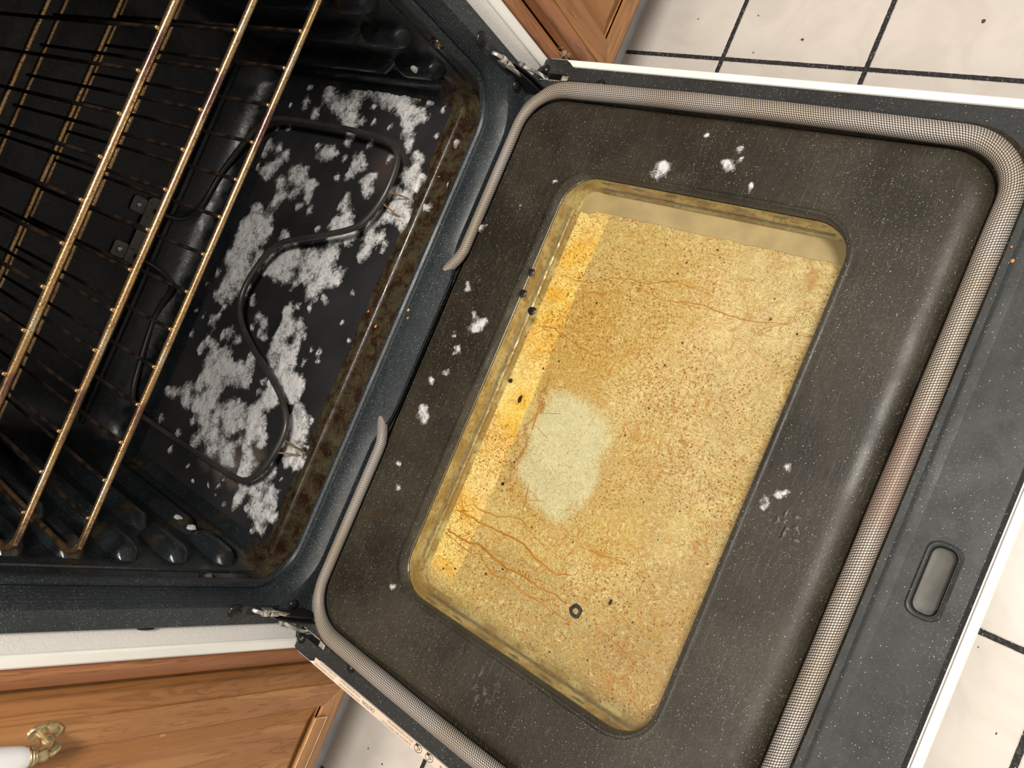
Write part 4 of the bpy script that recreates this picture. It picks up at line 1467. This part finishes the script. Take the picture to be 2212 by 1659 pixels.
def cabinet(s, label):
    root = empty('base_cabinet', label, 'cabinet', (s * 0.65, 0.3, FZ))
    X = lambda a: s * a
    xi, xo = 0.3815, 0.92
    g = MB()
    g.box((min(X(xi), X(xo)), 0.022, -0.135), (max(X(xi), X(xo)), 0.60, 0.60))
    body = attach(g.build('cabinet_box', M['wood_z'], smooth=False), root)
    g = MB()
    g.bbox((X(xi), 0.000, -0.135), (X(0.4005), 0.023, 0.60), 0.0035, 3)
    attach(tag(g.build('face_stile', M['wood_dark_z']), 'reddish worn edge stile next to the range'), root)
    g = MB()
    g.bbox((X(0.4005), 0.003, -0.135), (X(xo), 0.022, -0.118), 0.002, 2)
    attach(g.build('bottom_rail', M['wood_dark_x']), root)
    # door: 402..800, bottom at -0.116
    d0, d1, zb, zt = 0.4022, 0.800, -0.1165, 0.56
    g = MB()
    ol = [((d0, d1, zb, zt), 0.001), ((d0, d1, zb, zt), -0.006), ((d0 + 0.0035, d1 - 0.0035, zb + 0.0035, zt - 0.0035), -0.0120),
          ((d0 + 0.010, d1 - 0.010, zb + 0.010, zt - 0.010), -0.0165), ((d0 + 0.0175, d1 - 0.0175, zb + 0.0155, zt - 0.0155), -0.0178)]
    g.loft([[(X(a), yy, c), (X(b), yy, c), (X(b), yy, d), (X(a), yy, d)] for (a, b, c, d), yy in ol], cap0=True)
    dr = attach(tag(g.build('cabinet_door', M['wood_z'] if s < 0 else M['wood_dark_z'], angle=60), 'oak door with a darker rounded border'), root)
    fi, fb, w = d0 + 0.0175, zb + 0.0155, 0.030
    yf = -0.0196
    # mitred stiles and rails
    def quad(name, pts, mat):
        gg = MB()
        gg.loft([[(X(a), -0.016, c) for a, c in pts], [(X(a), yf + 0.0006, c) for a, c in pts],
                 [(X(a + (ca - a) * 0.02), yf, c + (cc - c) * 0.02) for (a, c), (ca, cc) in zip(pts, [(sum(p[0] for p in pts) / 4, sum(p[1] for p in pts) / 4)] * 4)]],
                cap1=True)
        return attach(gg.build(name, mat, smooth=False), dr)
    A = (fi, fb)
    B = (d1 - 0.0175, fb)
    C_ = (d1 - 0.0175, zt - 0.0155)
    D_ = (fi, zt - 0.0155)
    a = (fi + w, fb + w - 0.002)
    b = (B[0] - w, a[1])
    c = (b[0], C_[1] - w)
    d = (a[0], c[1])
    quad('door_stile', [A, a, d, D_], M['wood_z'])
    quad('door_stile', [B, b, c, C_], M['wood_z'])
    quad('door_rail', [A, B, b, a], M['wood_x'])
    quad('door_rail', [D_, C_, c, d], M['wood_x'])
    g = MB()
    raised_panel(g, min(X(a[0]), X(b[0])), max(X(a[0]), X(b[0])), a[1], c[1], yf)
    attach(g.build('raised_panel', M['wood_z'], angle=20), dr)
    if s < 0:
        # loose moulding strip with worn pale edges along the foot of the panel
        g = MB()
        g.bbox((X(0.463), -0.0235, -0.0835), (X(0.74), -0.0190, -0.0640), 0.0012, 2)
        attach(g.build('panel_moulding', M['wood_x']), dr)
        g = MB()
        for zz in (-0.0832, -0.0643):
            g.tube([(X(0.463 + 0.277 * i / 30), -0.0233, zz + 0.0004 * noise.noise((i * 0.7, zz * 50, 0))) for i in range(31)],
                   [0.0007 * (0.7 + 0.6 * abs(noise.noise((i * 0.9, zz * 90, 4)))) for i in range(31)], 6)
        g.tube([(X(0.4632), -0.0233, -0.083), (X(0.4632), -0.0233, -0.0645)], 0.0006, 6)
        attach(g.build('worn_edge', plain('bare_wood', (0.62, 0.44, 0.26), 0.6, var=0.2)), dr)
    # toe kick
    g = MB()
    g.box((min(X(0.36), X(xo)), 0.1255, FZ), (max(X(0.36), X(xo)), 0.145, -0.135))
    attach(tag(g.build('toe_kick', M['toe'], smooth=False), 'scuffed pale painted toe kick board'), root)
    return root, dr


cabL, doorL = cabinet(-1, 'oak cabinet on the left of the range, its door carrying a white porcelain pull')
cabR, doorR = cabinet(1, 'oak cabinet on the right of the range, without a pull in view')

# porcelain pull on the left door: grip hangs vertically, lower end in view
hx = -0.4280
pull = empty('door_pull', None, None, (hx, -0.02, 0.345))
attach(pull, cabL)
for s_ in (0,):
    zs = [0.2690, 0.4210]
    for zc in zs:
        pl = MB()
        rings = []
        for k, (e, yy) in enumerate(((1.0, -0.0178), (1.0, -0.0205), (0.92, -0.0222), (0.78, -0.0226), (0.70, -0.0216), (0.0, -0.0222))):
            rings.append([(hx + 0.0088 * e * math.cos(t), yy, zc + 0.0150 * e * math.sin(t)) for t in [2 * PI * j / 24 for j in range(24)]])
        pl.loft(rings, cap0=True)
        sg = 1 if zc < 0.34 else -1
        # swept leg from the plate out to the collar
        pl.tube(smooth_path([(hx, -0.0200, zc + sg * 0.004), (hx, -0.0320, zc + sg * 0.003), (hx, -0.0430, zc + sg * 0.0035), (hx, -0.0490, zc + sg * 0.0140),
                             (hx, -0.0500, zc + sg * 0.0230)], 5), [0.0062, 0.0056, 0.005, 0.0046, 0.0044] * 4 + [0.006], 14)
        for q, rr_ in ((0.0225, 0.0076), (0.0250, 0.0086), (0.0275, 0.0088)):
            pl.tube([(hx + (rr_ - 0.0009) * math.cos(t), -0.0500 + (rr_ - 0.0009) * math.sin(t), zc + sg * q) for t in [2 * PI * j / 20 for j in range(20)]],
                    0.0011, 6, closed=True)
        attach(tag(pl.build('pull_mount', M['brass'], angle=50), 'aged brass mount with oval back plate'), pull)
g = MB()
N = 22
rings = []
for i in range(N + 1):
    t = i / N
    z = 0.2965 + 0.097 * t
    r_ = 0.0082 + 0.0042 * math.sin(PI * t) ** 0.55
    rings.append([(hx + r_ * math.cos(a), -0.0500 + r_ * math.sin(a), z) for a in [2 * PI * j / 24 for j in range(24)]])
g.loft(rings, cap0=True, cap1=True)
attach(tag(g.build('porcelain_grip', M['porcelain'], angle=60), 'glossy white porcelain grip'), pull)

# ================================================================= bits on the floor and a clump of fluff
CR = [(0.663, -0.3715, 0.0030, 'long reddish-brown chip on the tiles, the largest crumb on the floor'),
      (0.6243, -0.1533, 0.0017, 'brown crumb on the tile nearest the right cabinet'),
      (0.659, -0.0732, 0.0010, 'tiny dark speck on the tile by the right cabinet'),
      (-0.5972, 0.0551, 0.0018, 'olive crumb on the tile in front of the left toe kick'),
      (-0.6011, 0.0205, 0.0016, 'dark brown crumb beside the olive crumb on the left tile'),
      (-0.1332, -0.6521, 0.0013, 'grey crumb on the tile beyond the door edge, nearest the corner grout'),
      (-0.0598, -0.6105, 0.0009, 'tiny dark speck on the tile just past the free edge of the door')]
mk = [plain('crumb_brown', (0.10, 0.045, 0.03), 0.5, var=0.3), plain('crumb_olive', (0.16, 0.15, 0.07), 0.6, var=0.3), plain('crumb_grey', (0.12, 0.11, 0.10), 0.6)]
for k, (x, y, r_, lb) in enumerate(CR):
    bm = bmesh.new()
    bmesh.ops.create_icosphere(bm, subdivisions=2, radius=r_)
    for v in bm.verts:
        q = 1 + 0.5 * noise.noise(v.co * (1.2 / r_) + Vector((k * 5, 0, 0)))
        v.co *= q
        v.co.y *= 1.5 if k in (1, 2) else 0.7
        v.co.z *= 0.45
    me = bpy.data.meshes.new('crumb')
    bm.to_mesh(me)
    bm.free()
    me.materials.append(mk[{3: 1, 5: 2}.get(k, 0)])
    me.shade_smooth()
    o = bpy.data.objects.new('crumb', me)
    COL.objects.link(o)
    o.location = (x, y, FZ + r_ * 0.30)
    tag(o, lb, 'crumb', 'crumbs dropped on the tiles')

g = MB()
rf = random.Random(9)
for i in range(90):
    c0 = Vector((0.402 + rf.gauss(0, 0.0045), 0.002 + rf.uniform(-0.008, 0.004), -0.030 + rf.gauss(0, 0.006)))
    d = Vector((rf.gauss(0, 1), rf.gauss(0, 1), rf.gauss(0, 1))).normalized() * rf.uniform(0.003, 0.008)
    e = Vector((rf.gauss(0, 1), rf.gauss(0, 1), rf.gauss(0, 1))) * 0.0015
    g.tube([c0, c0 + d * 0.5 + e, c0 + d], rf.uniform(0.0003, 0.0007), 5)
for i in range(16):
    g.sphere((0.402 + rf.gauss(0, 0.004), 0.001 + rf.uniform(-0.006, 0.003), -0.031 + rf.gauss(0, 0.005)), rf.uniform(0.002, 0.004), 1, 1, 1, 8, 6)
tag(g.build('dust_clump', M['fluff'], angle=70), 'brown clump of greasy fluff wedged beside the right end of the door', 'dust')

# ================================================================= dabs of foam on the side walls, crumbs on the range
DAB = [(0.3220, 0.1330, 0.0610, 0.0052, 'small foam dab stuck to the right wall of the oven'),
       (-0.3220, 0.1760, 0.0610, 0.0055, 'pointed foam dab stuck to the left wall of the oven'),
       (-0.3220, 0.2060, 0.0620, 0.0045, 'fainter foam dab deeper in on the left oven wall')]
dabm = plain('dense_foam', (0.56, 0.555, 0.55), 0.5, var=0.12, scale=500)
for k, (x, y, z, r_, lb) in enumerate(DAB):
    bm = bmesh.new()
    bmesh.ops.create_icosphere(bm, subdivisions=3, radius=r_)
    for v in bm.verts:
        v.co *= 1 + 0.30 * noise.noise(v.co * (1.1 / r_) + Vector((k * 5, 2, 0)))
        v.co.x *= 0.62
        v.co.z *= 1.2 - 0.5 * (v.co.y / r_)
    me = bpy.data.meshes.new('foam_dab')
    bm.to_mesh(me)
    bm.free()
    me.materials.append(dabm)
    me.shade_smooth()
    o = bpy.data.objects.new('foam_dab', me)
    COL.objects.link(o)
    o.location = (math.copysign(0.3120, x), y, z)
    tag(o, lb, 'foam')
mo = plain('crumb_orange', (0.55, 0.20, 0.07), 0.5, var=0.2)
my = plain('crumb_yellow', (0.62, 0.42, 0.08), 0.5, var=0.2)
for k, (x, y, z, r_, m_, lb) in enumerate([
        (0.0377, 0.0269, 0.0168, 0.0015, my, 'yellow crumb on the blue-grey lip below the oven mouth'),
        (0.0288, 0.0226, 0.0168, 0.0013, mo, 'orange crumb on the lip below the oven mouth, beside the yellow one'),
        (0.0055, 0.0819, 0.0009, 0.0018, mo, 'orange crumb on the brown sill, on the door side of the raised bead'),
        (0.0198, 0.1040, 0.0009, 0.0014, mo, 'orange crumb on the brown sill, on the far side of the raised bead'),
        (0.2417, -0.5304, 0.0010, 0.0014, mo, 'larger red-orange crumb on the door flange outside the gasket corner'),
        (0.2526, -0.5261, 0.0010, 0.0009, mo, 'tiny red-orange crumb on the door flange hard against the gasket')]):
    bm = bmesh.new()
    bmesh.ops.create_icosphere(bm, subdivisions=2, radius=r_)
    for v in bm.verts:
        v.co *= 1 + 0.45 * noise.noise(v.co * (1.3 / r_) + Vector((k * 3, 9, 0)))
        v.co.x *= 1.3
        v.co.z *= 0.5
    me = bpy.data.meshes.new('crumb')
    bm.to_mesh(me)
    bm.free()
    me.materials.append(m_)
    me.shade_smooth()
    o = bpy.data.objects.new('crumb', me)
    COL.objects.link(o)
    o.location = (x, y, z)
    tag(o, lb, 'crumb', 'crumbs on the range')
